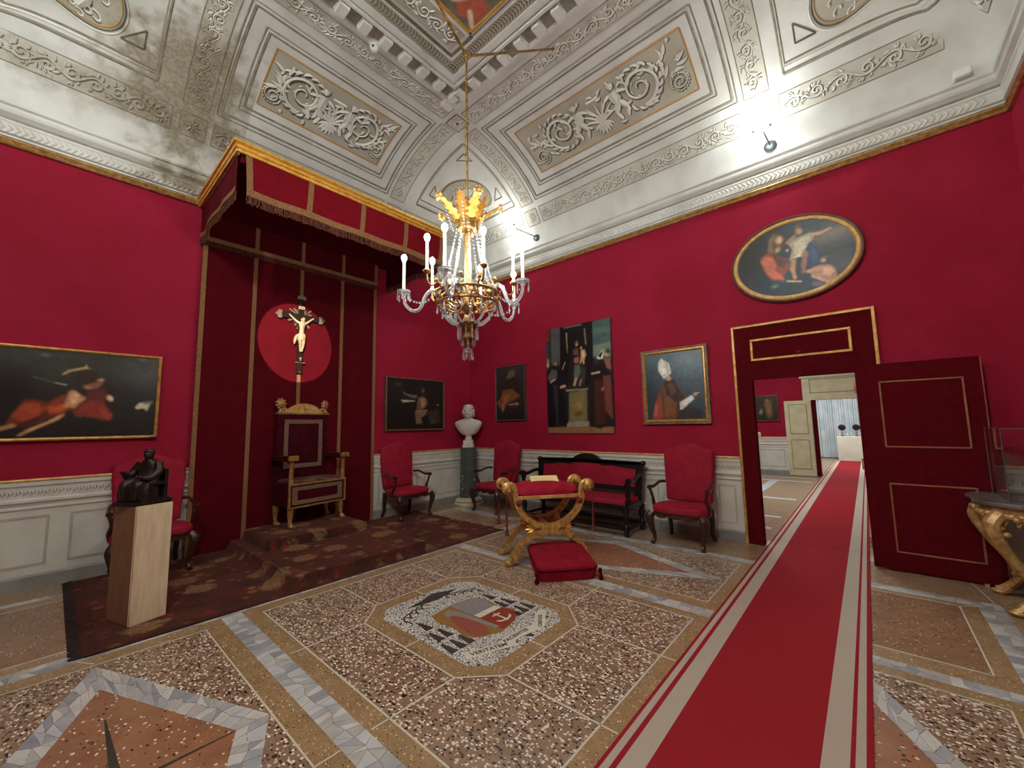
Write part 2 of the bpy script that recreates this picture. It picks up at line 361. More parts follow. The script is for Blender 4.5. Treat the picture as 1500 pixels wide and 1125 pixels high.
# side cells
slab(rectp(xs['c0'],xs['c1'],yy['b0'],yy['b1']),m_terr); slab(rectp(xs['c0'],xs['c1'],yy['u0'],yy['u1']),m_terr)
slab(rectp(xs['r0'],xs['r1'],yy['m0'],yy['m1']),m_terr); slab(rectp(xs['l0'],xs['l1'],yy['m0'],yy['m1']),m_terr)
for cx in (('l0','l1'),('r0','r1')):
    for cy in (('b0','b1'),('u0','u1')): slab(rectp(xs[cx[0]],xs[cx[1]],yy[cy[0]],yy[cy[1]]),m_panelp)
for cx in (('l0','l1'),('c0','c1'),('r0','r1')):
    for cy in (('b0','b1'),('m0','m1'),('u0','u1')):
        if cx[0]=='c0' and cy[0]=='m0': continue
        X0,X1,Y0,Y1=xs[cx[0]],xs[cx[1]],yy[cy[0]],yy[cy[1]]
        for P,Q in (((X0,Y0),(X1,Y0)),((X1,Y0),(X1,Y1)),((X1,Y1),(X0,Y1)),((X0,Y1),(X0,Y0))): divider(P,Q,.01)
for P,Q in (((-2.1,.925),(-2.1,1.055)),((-4.29,.22),(-4.16,.3)),((.465,5.2),(.6,5.3)),((.7,5.43),(.62,6.1))): divider(P,Q,.01)
# broken-marble strips: irregular pieces, the nearest ones single objects
PIECES=[]
def strip(p,q,w,n2=2,step=.078,trim0=None,trim1=None):
    p=np.array(p,float); q=np.array(q,float); d=q-p; l=np.hypot(*d); t=d/l; nrm=np.array((-t[1],t[0])); n=max(2,int(l/step))
    g=np.zeros((n+1,n2+1,2))
    for i in range(n+1):
        for j in range(n2+1):
            ji=rng.uniform(-.42,.42) if 0<i<n else 0; jj=rng.uniform(-.3,.3) if 0<j<n2 else 0
            g[i,j]=((i+ji)/n*l,((j+jj)/n2-.5)*w)
    for i in range(n):
        for j in range(n2):
            c=[g[i,j],g[i+1,j],g[i+1,j+1],g[i,j+1]]
            polys=[c] if rng.random()<.6 else ([[c[0],c[1],c[2]],[c[0],c[2],c[3]]] if rng.random()<.4 else [[c[0],(c[0]+c[1])/2,(c[2]+c[3])/2,c[3]],[(c[0]+c[1])/2,c[1],c[2],(c[2]+c[3])/2]])
            for k in polys:
                m=sum(k)/len(k); k=[m+(a-m)*.955 for a in k]
                PIECES.append([tuple(p+t*a[0]+nrm*a[1]) for a in k])
def rhomb(cx,cy,hx,hy,w,step=.085):
    P=[(cx-hx,cy),(cx,cy+hy),(cx+hx,cy),(cx,cy-hy)]; s2=1-w*math.hypot(hx,hy)/(hx*hy)
    Q=[(cx+(a-cx)*s2,cy+(c-cy)*s2) for a,c in P]
    for i in range(4):
        o0,o1,q0,q1=[np.array(k) for k in (P[i],P[(i+1)%4],Q[i],Q[(i+1)%4])]; n=int(np.hypot(*(o1-o0))/step); n2=2
        f=lambda a,c:(o0+(o1-o0)*a)*(1-c)+(q0+(q1-q0)*a)*c
        gg=[[((k+(rng.uniform(-.42,.42) if 0<k<n else 0))/n,(j+(rng.uniform(-.3,.3) if 0<j<n2 else 0))/n2) for j in range(n2+1)] for k in range(n+1)]
        for k in range(n):
            for j in range(n2):
                c4_=[f(*gg[k][j]),f(*gg[k+1][j]),f(*gg[k+1][j+1]),f(*gg[k][j+1])]
                for poly in ([c4_] if rng.random()<.7 else [[c4_[0],c4_[1],c4_[2]],[c4_[0],c4_[2],c4_[3]]]):
                    m=sum(poly)/len(poly); PIECES.append([tuple(m+(a-m)*.955) for a in poly])
    return Q,P
SW=.155
strip((-4.27,1.132),(-1.1,1.132),SW); strip((-4.27,3.735),(-1.1,3.735),SW,step=.095); strip((-.86,3.73),(.575,3.73),.12)
strip((-4.355,-1.15),(-4.355,5.272),SW); strip((-1.0,-1.15),(-1.0,5.272),SW,step=.12); strip((.655,-1.15),(.655,5.272),SW); strip((-6.088,5.35),(.73,5.35),.15,step=.1); strip((-6.14,-1.15),(-6.14,5.42),.1,1,.12)
strip((-.86,1.132),(.575,1.132),SW,step=.12)
inn,out=rhomb(XC,.302,1.45,.615,.15); slab(out,m_mar[3],'marble_bed',.0012); slab(inn,m_pink,'rust_slab',.0018)
inn,out=rhomb(XC,4.58,1.45,.61,.13); slab(out,m_mar[3],'marble_bed',.0012); slab(inn,m_pink,'rust_slab',.0018)
inn,out=rhomb(-.15,2.445,.61,1.09,.13); slab(out,m_mar[3],'marble_bed',.0012); slab(inn,m_pink,'rust_slab',.0018)
# dark four-pointed star inlaid in the near rhombus
b=B(); cx,cy=XC,.302
for dx,dy,l,w in ((-1,0,.66,.024),(1,0,.66,.024),(0,1,.46,.016),(0,-1,.46,.016)):
    b.prism([(cx-dy*w-dx*.0,cy+dx*w),(cx+dx*l-dy*.004,cy+dy*l+dx*.004),(cx+dx*l+dy*.004,cy+dy*l-dx*.004),(cx+dy*w,cy-dx*w)],0,.0022)
obj('star_inlay',b,m_eblack,floor,smooth=0)
def near(k):
    c=np.mean(np.array(k),0); d=math.hypot(*c); f=(cf.x*c[0]+cf.y*c[1])
    vis=f>.55 and not(-6.6<c[0]<-4.31 and .23<c[1]<4.67) and not(-1.085<c[0]<-.1)
    return d if vis else 99+d
PIECES.sort(key=near)
rest=B()
for i,k in enumerate(PIECES):
    if i<300:
        b=B(); b.prism(k,.0005,Zm+rng.uniform(0,.0006)); obj('marble_piece',b,m_mar[int(rng.integers(0,5))],floor,smooth=0)
    else: rest.m=int(rng.integers(0,5)); rest.prism(k,.0005,Zm)
o=obj('marble_pieces',rest,m_mar,floor,smooth=0); o['kind']='stuff'
# emblem
def EM(u,v): return (XC-v+.0,YC+u)
def em(name,pts,m,z): return slab([EM(*q) for q in pts],m,name,z,.001)
hat=[(-.27,.515),(-.16,.54),(-.09,.545),(-.02,.58),(.07,.6),(.15,.575),(.2,.54),(.31,.515),(.2,.49),(.02,.455),(-.12,.48)]
em('hat_mosaic',hat,m_eblack,.003)
em('shield_field',[(-.22,.235),(-.255,.137),(-.235,-.07),(-.265,-.236),(-.19,-.335),(-.02,-.4),(.181,-.355),(.29,-.28),(.315,-.19),(.27,-.09),(.315,.127),(.24,.235),(.02,.27)],m_eochre,.003)
em('grey_quarter',[(.0,.255),(.23,.225),(.305,.127),(.262,-.04),(.015,-.035)],m_egrey,.0035)
em('white_bar',[(.015,-.035),(.265,-.04),(.268,-.11),(.022,-.105)],m_ewhite,.0038)
em('red_quarter',[(.022,-.105),(.268,-.11),(.305,-.19),(.283,-.275),(.18,-.345),(.0,-.385)],m_ered,.0035)
em('rose_figure',[(-.07,.2),(-.15,.07),(-.2,-.1),(-.215,-.3),(-.1,-.345),(-.06,-.25),(-.02,-.09),(-.04,.08)],m_erose,.0038)
em('white_veil',[(-.05,.21),(-.13,.19),(-.15,.11),(-.1,.1),(-.07,.02),(-.045,-.12),(-.03,-.25),(-.02,-.33),(.02,-.32),(.01,-.2),(-.005,-.06),(-.02,.08)],m_egrey,.004)
b=B()
def fl(z): return lambda u,v,o: (XC-v,YC+u,z+o)
arc=[(.146+.075*sin(t)*1.0-.0, -.29+.04*(1-cos(t))) for t in [x/8*PI-PI/2 for x in range(9)]]
b.ribbon(fl(.0036),[(.146,-.14),(.146,-.31)],.02,.0006); b.ribbon(fl(.0036),arc,.02,.0006); b.ribbon(fl(.0036),[(.10,-.17),(.19,-.17)],.018,.0006)
obj('anchor_mosaic',b,m_ewhite,floor)
b=B()
for sgn in (-1,1):
    for ph in (0,PI):
        pts=[(sgn*(.1+.32*t/20)+.03*sgn*sin(2*PI*t/20*2+ph)*1.0,.46-.12*(t/20)+.045*cos(2*PI*t/20*2+ph)) for t in range(21)]
        b.ribbon(fl(.0024),pts,.016,.0008)
    b.ribbon(fl(.0024),[(sgn*.41,.33),(sgn*.4,.24)],.016,.0008)
obj('cord_mosaic',b,m_eblack,floor)
for sgn in (-1,1):
    for row,cnt in enumerate((1,2,3)):
        for k in range(cnt):
            u=sgn*.365+(k-(cnt-1)/2)*.085; v=.22-row*.2
            em('tassel_mosaic',[(u-.012,v),(u+.012,v),(u+.034,v-.155),(u-.034,v-.155)],m_eblack,.003)
def bandpts(c,w):
    up=[];dn=[]
    for i,(u,v) in enumerate(c):
        a=c[max(i-1,0)]; d=c[min(i+1,len(c)-1)]; tx,ty=d[0]-a[0],d[1]-a[1]; l=math.hypot(tx,ty)
        up.append((u-ty/l*w/2,v+tx/l*w/2)); dn.append((u+ty/l*w/2,v-tx/l*w/2))
    return up+dn[::-1]
for c_,z_ in (([(-.44,-.43),(-.36,-.462),(-.27,-.497),(-.18,-.535),(-.08,-.58)],.003),([(-.17,-.53),(-.08,-.515),(.02,-.52),(.11,-.535),(.2,-.565)],.0034),([(.16,-.575),(.25,-.555),(.32,-.51),(.37,-.465),(.43,-.44),(.46,-.46)],.0031)):
    b=B(); b.ribbon(fl(z_),c_,.085,.0); obj('banner_mosaic',b,m_ewhite,floor)
for P in ([(-.27,-.545),(-.17,-.575),(-.1,-.6),(-.2,-.585)],[(.03,-.57),(.1,-.585),(.09,-.63),(.06,-.62)],[(.36,-.53),(.41,-.51),(.40,-.54)],[(-.13,-.48),(-.05,-.475),(-.08,-.5)]): em('banner_shadow',P,m_eblack,.0029)
def text_on(name,txt,size,place,mat,parent,ext=.0006):
    cu_=bpy.data.curves.new(name,'FONT'); cu_.body=txt; cu_.size=size; cu_.align_x='CENTER'; cu_.align_y='CENTER'; cu_.extrude=ext; cu_.offset=size*.02
    o=bpy.data.objects.new(name,cu_); COL.objects.link(o)
    dg=bpy.context.evaluated_depsgraph_get(); me=bpy.data.meshes.new_from_object(o.evaluated_get(dg)); bpy.data.objects.remove(o)
    me.materials.clear(); me.materials.append(mat); q=bpy.data.objects.new(name,me); COL.objects.link(q); q.parent=parent; q.matrix_local=place; return q
for txt,u,v,ang,sz in (('VERITATEM',-.27,-.497,-21,.056),('FACIENTES',.0,-.519,-3,.052),('CARITATE',.30,-.522,36,.044)):
    ca,sa=cos(math.radians(ang)),sin(math.radians(ang))
    ex=Vector((-sa,ca,0)); ey=Vector((-ca,-sa,0)); X,Y=EM(u,v)
    text_on('banner_letters',txt,sz,Matrix(((ex.x,ey.x,0,X),(ex.y,ey.y,0,Y),(0,0,1,.004),(0,0,0,1))),m_eblack,floor)
# ------------------------------------------------------------------ walls
DX0,DX1,DZ=-1.115,-.045,2.15      # doorway opening
w1=lambda t,z,o:(-A+o,t,z); w2=lambda t,z,o:(t,BY-o,z); w3=lambda t,z,o:(XR-o,t,z); w4=lambda t,z,o:(t,YB+o,z)
ZT=5.06
b=B(); b.box(-A-.25,-A,YB-.25,BY+.24,-.1,ZT); wall_left=struct(obj('wall_left',b,m_wall,smooth=0),'crimson damask wall behind the throne canopy','wall')
b=B(); b.box(-A,DX0-.12,BY,BY+.24,-.1,ZT); b.box(DX1+.12,XR+.25,BY,BY+.24,-.1,ZT); b.box(DX0-.12,DX1+.12,BY,BY+.24,DZ+.06,ZT); wall_back=struct(obj('wall_back',b,m_wall,smooth=0),'crimson damask wall with the doorway and oval painting','wall')
b=B(); b.box(XR,XR+.25,YB-.25,BY,-.1,ZT); wall_right=struct(obj('wall_right',b,m_wall,smooth=0),'crimson damask wall at the right edge','wall')
b=B(); b.box(-A,XR,YB-.25,YB,-.1,ZT); wall_front=struct(obj('wall_front',b,m_wall,smooth=0),'crimson damask wall behind the viewer','wall')
# ---- dado: plinth, body, mouldings, gilt edge
def run(name,fn,t0,t1,prof,mat,parent):
    b=B(); n=len(prof); b.add([fn(t0,z,o) for o,z in prof]+[fn(t1,z,o) for o,z in prof],[tuple(range(n))[::-1],tuple(range(n,2*n))]+[(i,(i+1)%n,n+(i+1)%n,n+i) for i in range(n)])
    return obj(name,b,mat,parent,smooth=30)
def panel_frame(fn,t0,t1,z0,z1,parent,w=.022,o=.032,mat=None):
    b=B()
    for (a0,a1,c0,c1) in ((t0,t1,z0,z0+w),(t0,t1,z1-w,z1),(t0,t0+w,z0+w,z1-w),(t1-w,t1,z0+w,z1-w)):
        b.add([fn(t,z,k) for k in (.022,o) for z in (c0,c1) for t in (a0,a1)],[(0,1,3,2),(4,6,7,5),(0,4,5,1),(2,3,7,6),(0,2,6,4),(1,5,7,3)])
    return obj('panel_moulding',b,mat or m_dadoc,parent,smooth=0)
def dado(side,fn,t0,t1,panels,label,hh=ZD,carve=True):
    body=run('trim_'+side,fn,t0,t1,[(0,.14),(.026,.14),(.026,.80),(.04,.815),(.04,.83),(.03,.845),(.03,.865),(.05,.885),(.05,.91),(.034,.925),(.034,1.04),(.048,1.055),(.048,hh-.03),(0,hh-.03)],m_dado,None)
    struct(body,label,'dado')
    run('gilt_edge',fn,t0,t1,[(0,hh-.028),(.05,hh-.028),(.056,hh-.014),(.05,hh),(0,hh)],m_goldp,body)
    run('groove_line',fn,t0,t1,[(.03,.846),(.033,.846),(.033,.862),(.03,.862)],m_dadoc,body)
    run('groove_line',fn,t0,t1,[(.04,1.046),(.044,1.046),(.044,1.056),(.04,1.056)],m_dadoc,body)
    for a,c in panels: panel_frame(fn,a,c,.23,.74,body)
    if carve:
        b=B(); n=int((t1-t0)/.05)
        for i in range(n):
            t=t0+.03+i*.05
            for s in (0,.024):
                b.ribbon(lambda u,v,o,fn=fn:fn(u,v,.034+o),[(t+s,.945+s*.5),(t+s+.02,.975+s*.4),(t+s+.012,1.0+s*.3)],[.004,.016,.004],.008)
        o=obj('carved_band',b,m_dadoc,body); o['kind']='stuff'
    base=run('baseboard_'+side,fn,t0,t1,[(0,0),(.045,0),(.045,.125),(.03,.145),(0,.145)],m_plinth,None); struct(base,'grey stone plinth along the '+label.split(' along ')[-1],'baseboard')
    return body
dado('left',w1,YB,BY-.05,[(-1.05,.05),(.2,1.1),(3.9,4.75),(4.9,6.0)],'white panelled dado with gilt edge along the left wall')
dado('back',w2,-A+.05,-1.325,[(-6.5,-5.9),(-5.7,-4.75),(-4.55,-3.6),(-3.4,-2.45),(-2.3,-1.72),(-1.62,-1.40)],'white panelled dado with gilt edge along the back wall')
dado('back_corner',w2,.165,XR-.05,[(.25,.7),(.78,1.2)],'short white dado behind the open door along the back wall corner')
dado('right',w3,YB,BY,[(-1,0),(.2,1.3),(1.5,2.6),(2.8,3.9),(4.1,5.2)],'white dado along the right wall',carve=False)
dado('front',w4,-A+.05,XR-.05,[(-6,-5),(-4.5,-3),(-2.5,-1),(-.6,.8)],'white dado along the wall behind the viewer',carve=False)
# ---- cornice: rectangular loop with mitred corners
def loop(name,prof,mat,parent,smooth=30):
    b=B(); vs=[]; n=len(prof)
    for o,z in prof: vs+=[(-A+o,YB+o,z),(XR-o,YB+o,z),(XR-o,BY-o,z),(-A+o,BY-o,z)]
    b.add(vs,[(i*4+k,i*4+(k+1)%4,((i+1)%n)*4+(k+1)%4,((i+1)%n)*4+k) for i in range(n) for k in range(4)])
    return obj(name,b,mat,parent,smooth=smooth)
corn=struct(loop('trim_1',[(0,4.735),(.02,4.735),(.02,4.775),(.045,4.785),(.045,4.89),(.055,4.905),(.055,4.925),(.03,4.935),(.03,4.965),(.075,5.0),(.085,5.025),(.07,5.04),(.07,5.07),(.095,5.085),(.1,5.11),(.06,5.13),(.02,5.14),(0,5.14)],m_vault,None),'white moulded cornice with herringbone band round the room','cornice')
gt=struct(loop('trim_2',[(0,4.66),(.03,4.66),(.045,4.675),(.03,4.69),(.02,4.695),(.03,4.7),(.05,4.715),(.04,4.735),(0,4.735)],m_gold,None),'gilt moulding between red wall and white cornice','gilt moulding')
loop('groove_line',[(.028,4.937),(.033,4.937),(.033,4.963),(.028,4.963)],m_pline,corn); loop('groove_line',[(.02,4.737),(.024,4.737),(.024,4.752),(.02,4.752)],m_pdark,corn)
b=B()
for fn,t0,t1 in ((w1,YB+.1,BY-.1),(w2,-A+.1,XR-.1)):
    n=int((t1-t0)/.052)
    for i in range(n):
        t=t0+i*.052
        f2=lambda u,v,o,fn=fn:fn(u,v,.046+o)
        b.ribbon(f2,[(t,4.79),(t+.034,4.838)],[.018,.026],.012); b.ribbon(f2,[(t+.034,4.838),(t,4.886)],[.026,.018],.012)
o=obj('herringbone_band',b,m_plight,corn); o['kind']='stuff'
# ------------------------------------------------------------------ ceiling vault
RUN,RISE,Z0=2.1,1.5,5.0
def vz(x,y):
    d1=min(x+A,XR-x); d2=min(BY-y,y-YB)
    a=max(0,1-max(d1,0)/RUN); c=max(0,1-max(d2,0)/RUN); p_=3+30*max(a,c)**6; r=min(1,(a**p_+c**p_)**(1/p_))
    return Z0+RISE*math.sqrt(max(0,1-r*r))
def vmap(x,y,o=0):
    e=1e-3; zx=(vz(x+e,y)-vz(x-e,y))/(2*e); zy=(vz(x,y+e)-vz(x,y-e))/(2*e)
    n=Vector((zx,zy,-1)).normalized(); return Vector((x,y,vz(x,y)))+n*o
NT=28
ramp=[RUN*(1-cos(PI/2*i/NT)) for i in range(NT+1)]
gx=[-A+d for d in ramp]+[-A+RUN+(A+XR-2*RUN)*i/14 for i in range(1,14)]+[XR-d for d in ramp[::-1]]
gy=[YB+d for d in ramp]+[YB+RUN+(BY-YB-2*RUN)*i/14 for i in range(1,14)]+[BY-d for d in ramp[::-1]]
b=B(); nx,ny=len(gx),len(gy)
b.add([(x,y,vz(x,y)) for y in gy for x in gx],[(j*nx+i,(j+1)*nx+i,(j+1)*nx+i+1,j*nx+i+1) for j in range(ny-1) for i in range(nx-1)])
ceil=struct(obj('ceiling',b,m_vault,recalc=False,smooth=60),'painted plaster vault with panels, ribs and medallions','ceiling')
b=B(); b.box(-A-.3,XR+.3,YB-.3,BY+.3,6.62,6.7); b2=obj('vault_back',b,m_vault,ceil,smooth=0)
# arc-length coordinates on the coves
TH=np.linspace(0,PI/2,400); DD=RUN*(1-np.cos(TH)); ZZ=Z0+RISE*np.sin(TH); SS=np.concatenate([[0],np.cumsum(np.hypot(np.diff(DD),np.diff(ZZ)))])
def s_of(d): return float(np.interp(d,DD,SS)) if d<=RUN else SS[-1]+d-RUN
def cove(s,o):
    if s>=SS[-1]: return RUN+s-SS[-1],Z0+RISE-o
    t=float(np.interp(s,SS,TH)); td,tz=RUN*sin(t),RISE*cos(t); l=math.hypot(td,tz)
    return RUN*(1-cos(t))+o*tz/l,Z0+RISE*sin(t)-o*td/l
def c2(u,s,o):
    d,z=cove(s,o); return (u,BY-d,z)
def c1(u,s,o):
    d,z=cove(s,o); return (-A+d,u,z)
def c3(u,s,o):
    d,z=cove(s,o); return (XR-d,u,z)
def c4(u,s,o):
    d,z=cove(s,o); return (u,YB+d,z)
def field(fn,u0,u1,v0,v1,name,mat,o=.003,nu=16,nv=8):
    b=B(); b.grid(nu,nv,lambda a,c:fn(u0+(u1-u0)*a,v0+(v1-v0)*c,o)); return obj(name,b,mat,ceil)
def seg(p,q,n=14): return [(p[0]+(q[0]-p[0])*i/n,p[1]+(q[1]-p[1])*i/n) for i in range(n+1)]
def frame(b,fn,u0,u1,v0,v1,w,h,off=.001):
    for p,q in (((u0,v0),(u1,v0)),((u1,v0),(u1,v1)),((u1,v1),(u0,v1)),((u0,v1),(u0,v0))): b.ribbon(fn,seg(p,q),w,h,off)
def spiral(cx,cy,r,turns,a0,dirn,r1=.12,n=26):
    return [(cx+r*(1-(1-r1)*i/n)*cos(a0+dirn*2*PI*turns*i/n),cy+r*(1-(1-r1)*i/n)*sin(a0+dirn*2*PI*turns*i/n)) for i in range(n+1)]
def leafp(x,y,ang,l,curl=.5,n=5):
    pts=[(x,y)]; a=ang
    for i in range(n): a+=curl/n; x+=l/n*cos(a); y+=l/n*sin(a); pts.append((x,y))
    return pts
LW=[.35,.9,1,.8,.45,.05]
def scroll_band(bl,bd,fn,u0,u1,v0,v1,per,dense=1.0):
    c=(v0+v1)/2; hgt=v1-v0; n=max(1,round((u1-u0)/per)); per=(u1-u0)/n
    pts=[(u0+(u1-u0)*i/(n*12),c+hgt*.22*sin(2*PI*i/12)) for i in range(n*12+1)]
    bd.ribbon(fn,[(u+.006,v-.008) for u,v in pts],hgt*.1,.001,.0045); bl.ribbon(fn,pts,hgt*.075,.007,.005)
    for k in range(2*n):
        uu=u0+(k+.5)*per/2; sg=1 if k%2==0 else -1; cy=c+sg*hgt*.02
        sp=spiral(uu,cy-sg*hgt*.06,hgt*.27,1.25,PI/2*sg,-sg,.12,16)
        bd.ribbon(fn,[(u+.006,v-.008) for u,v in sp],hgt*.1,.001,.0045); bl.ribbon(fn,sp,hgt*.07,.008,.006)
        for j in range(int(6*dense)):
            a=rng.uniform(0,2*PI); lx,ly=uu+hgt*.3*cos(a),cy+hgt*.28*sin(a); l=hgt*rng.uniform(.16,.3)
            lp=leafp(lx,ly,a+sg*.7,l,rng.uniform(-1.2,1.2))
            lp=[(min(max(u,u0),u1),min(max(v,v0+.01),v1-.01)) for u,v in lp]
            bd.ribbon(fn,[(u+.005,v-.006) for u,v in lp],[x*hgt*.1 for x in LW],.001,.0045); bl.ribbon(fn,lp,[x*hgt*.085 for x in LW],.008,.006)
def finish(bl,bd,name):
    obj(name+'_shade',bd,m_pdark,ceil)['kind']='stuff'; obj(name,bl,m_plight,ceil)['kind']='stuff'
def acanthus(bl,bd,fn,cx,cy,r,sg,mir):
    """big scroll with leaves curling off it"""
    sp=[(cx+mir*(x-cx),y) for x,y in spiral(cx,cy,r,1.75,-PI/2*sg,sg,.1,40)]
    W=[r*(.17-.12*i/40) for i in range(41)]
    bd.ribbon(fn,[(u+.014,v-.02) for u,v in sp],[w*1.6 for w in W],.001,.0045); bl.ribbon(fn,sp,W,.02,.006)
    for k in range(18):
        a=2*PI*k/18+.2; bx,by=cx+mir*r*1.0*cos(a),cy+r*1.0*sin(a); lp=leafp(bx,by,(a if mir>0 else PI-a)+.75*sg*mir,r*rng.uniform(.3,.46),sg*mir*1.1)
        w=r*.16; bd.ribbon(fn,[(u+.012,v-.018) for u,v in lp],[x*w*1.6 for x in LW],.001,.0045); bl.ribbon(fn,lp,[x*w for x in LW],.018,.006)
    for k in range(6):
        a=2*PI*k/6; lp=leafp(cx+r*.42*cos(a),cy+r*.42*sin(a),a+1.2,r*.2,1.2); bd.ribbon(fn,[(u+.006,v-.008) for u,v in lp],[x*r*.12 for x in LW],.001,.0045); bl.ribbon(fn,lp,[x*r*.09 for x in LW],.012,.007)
def putto(bl,bd,fn,x,y,h,mir):
    """small nude figure in relief reaching sideways"""
    S=[((0,.95),(0,.80),.15),((-.02,.74),(.0,.42),.24),((.02,.45),(-.10,.2),.14),((-.10,.2),(-.02,0),.09),((.05,.45),(.2,.24),.14),((.2,.24),(.14,.02),.09),((.08,.7),(.3,.62),.08),((.3,.62),(.46,.78),.06),((-.1,.7),(-.28,.6),.08),((-.28,.6),(-.4,.44),.06)]
    for p,q,w in S:
        pts=[(x+mir*h*(p[0]+(q[0]-p[0])*i/4),y+h*(p[1]+(q[1]-p[1])*i/4)) for i in range(5)]
        wl=[w*h*k for k in (.6,1,1.05,.95,.55)]
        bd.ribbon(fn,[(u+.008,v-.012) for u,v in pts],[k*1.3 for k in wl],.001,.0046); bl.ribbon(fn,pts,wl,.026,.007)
def relief_panel(fn,u0,u1,v0,v1,tagname):
    field(fn,u0,u1,v0,v1,'relief_field',m_pfield)
    bg=B(); frame(bg,fn,u0,u1,v0,v1,.022,.008,.004); obj('gilt_line',bg,m_pgilt,ceil)
    bl,bd=B(),B(); L=u1-u0; H=v1-v0; cx=(u0+u1)/2; cy=(v0+v1)/2
    for mir in (-1,1):
        acanthus(bl,bd,fn,cx+mir*L*.245,cy+H*.02,H*.335,1,mir)
        acanthus(bl,bd,fn,cx+mir*L*.43,cy-H*.24,H*.13,-1,mir)
        putto(bl,bd,fn,cx+mir*L*.115,cy-H*.34,H*.72,mir)
        for k in range(8):
            a=rng.uniform(-.6,1.4); lp=leafp(cx+mir*L*rng.uniform(.34,.44),cy+H*rng.uniform(-.1,.3),a if mir>0 else PI-a,H*.2,rng.uniform(-1.5,1.5))
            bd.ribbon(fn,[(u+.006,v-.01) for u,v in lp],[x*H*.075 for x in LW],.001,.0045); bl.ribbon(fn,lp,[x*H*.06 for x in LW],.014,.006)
    for k in range(46):
        q_=rng.uniform(u0+.08,u1-.08); r_=rng.uniform(v0+.07,v1-.07); lp=leafp(q_,r_,rng.uniform(0,2*PI),H*.13,rng.uniform(-2,2))
        lp=[(min(max(u,u0+.03),u1-.03),min(max(v,v0+.03),v1-.03)) for u,v in lp]
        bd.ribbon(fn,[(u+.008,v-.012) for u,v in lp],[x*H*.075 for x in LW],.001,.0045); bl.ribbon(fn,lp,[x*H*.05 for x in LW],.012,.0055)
    for k in range(7):   # palmette in the middle
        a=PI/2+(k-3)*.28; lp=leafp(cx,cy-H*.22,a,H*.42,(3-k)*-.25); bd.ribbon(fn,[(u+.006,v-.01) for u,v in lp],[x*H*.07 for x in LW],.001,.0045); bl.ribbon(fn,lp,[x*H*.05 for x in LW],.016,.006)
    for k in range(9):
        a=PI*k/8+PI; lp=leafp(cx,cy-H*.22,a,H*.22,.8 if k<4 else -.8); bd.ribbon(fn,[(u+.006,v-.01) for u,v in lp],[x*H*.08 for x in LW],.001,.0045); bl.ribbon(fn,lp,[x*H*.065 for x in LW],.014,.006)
    bl.ribbon(fn,[(cx-H*.12,cy+H*.24),(cx+H*.12,cy+H*.24)],H*.05,.016,.006)
    finish(bl,bd,'scroll_relief')
def mould(fn,u0,u1,d0,d1,deep=True):
    b=B(); frame(b,fn,u0,u1,s_of(d0),s_of(d1),.018,.01); obj('panel_moulding',b,m_pline,ceil)
    b=B(); frame(b,fn,u0+.03,u1-.03,s_of(d0)+.03,s_of(d1)-.03,.012,.008); obj('panel_moulding',b,m_plight,ceil)
    if deep:
        b=B(); frame(b,fn,u0+.055,u1-.055,s_of(d0)+.055,s_of(d1)-.055,.03,.006); obj('panel_moulding',b,m_pmould if deep==2 else m_pline,ceil)
for fn,ux0,ux1,first in ((c2,-4.405,-.965,1),(c1,1.2,3.785,1),(c3,1.2,3.785,0),(c4,-4.405,-.965,0)):
    mould(fn,ux0,ux1,.375,1.8,2); mould(fn,ux0+.21,ux1-.21,.52,1.58)
    relief_panel(fn,ux0+.385,ux1-.385,s_of(.665),s_of(1.41),'')
    bl,bd=B(),B(); bfr=B()
    # lower frieze with rosette squares and the two ribs
    f0,f1=s_of(.13),s_of(.285)
    for ru in (ux0-.215,ux1+.215):
        field(fn,ru-.14,ru+.14,s_of(.36),s_of(1.86),'rib_field',m_pfield2,nu=4,nv=16); frame(bfr,fn,ru-.14,ru+.14,s_of(.36),s_of(1.86),.014,.008)
        # rinceau running up the rib
        scroll_band(bl,bd,lambda u,v,o,fn=fn:fn(v,u,o),s_of(.40),s_of(1.80),ru-.115,ru+.115,.36,2.0)
        field(fn,ru-.14,ru+.14,f0,f1,'rosette_field',m_pfield2,nu=4,nv=4); frame(bfr,fn,ru-.14,ru+.14,f0,f1,.014,.008)
        for k in range(8):
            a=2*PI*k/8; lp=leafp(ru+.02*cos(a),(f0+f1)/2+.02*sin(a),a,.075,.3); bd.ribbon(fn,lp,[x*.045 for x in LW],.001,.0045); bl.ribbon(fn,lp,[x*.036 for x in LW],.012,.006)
    field(fn,ux0,ux1,f0,f1,'frieze_field',m_pfield2,nu=24,nv=3); frame(bfr,fn,ux0,ux1,f0,f1,.014,.008); scroll_band(bl,bd,fn,ux0+.03,ux1-.03,f0+.015,f1-.015,.42,2.2)
    lim={'c2':(-A+.4,XR-.4),'c4':(-A+.4,XR-.4),'c1':(YB+.4,BY-.4),'c3':(YB+.4,BY-.4)}[fn.__name__]
    for e0,e1 in ((lim[0],ux0-.44),(ux1+.44,lim[1])):
        field(fn,e0,e1,f0,f1,'frieze_field',m_pfield2,nu=10,nv=3); frame(bfr,fn,e0,e1,f0,f1,.014,.008); scroll_band(bl,bd,fn,e0+.03,e1-.03,f0+.015,f1-.015,.42,2.0)
    # upper frieze on the crown of the vault
    g0,g1=s_of(1.94),s_of(2.22); field(fn,ux0-.02,ux1+.02,g0,g1,'frieze_field',m_pfield2,nu=24,nv=3); frame(bfr,fn,ux0-.02,ux1+.02,g0,g1,.014,.008); scroll_band(bl,bd,fn,ux0+.02,ux1-.02,g0+.02,g1-.02,.44,2.2)
    obj('band_moulding',bfr,m_pline,ceil); finish(bl,bd,'rinceau')
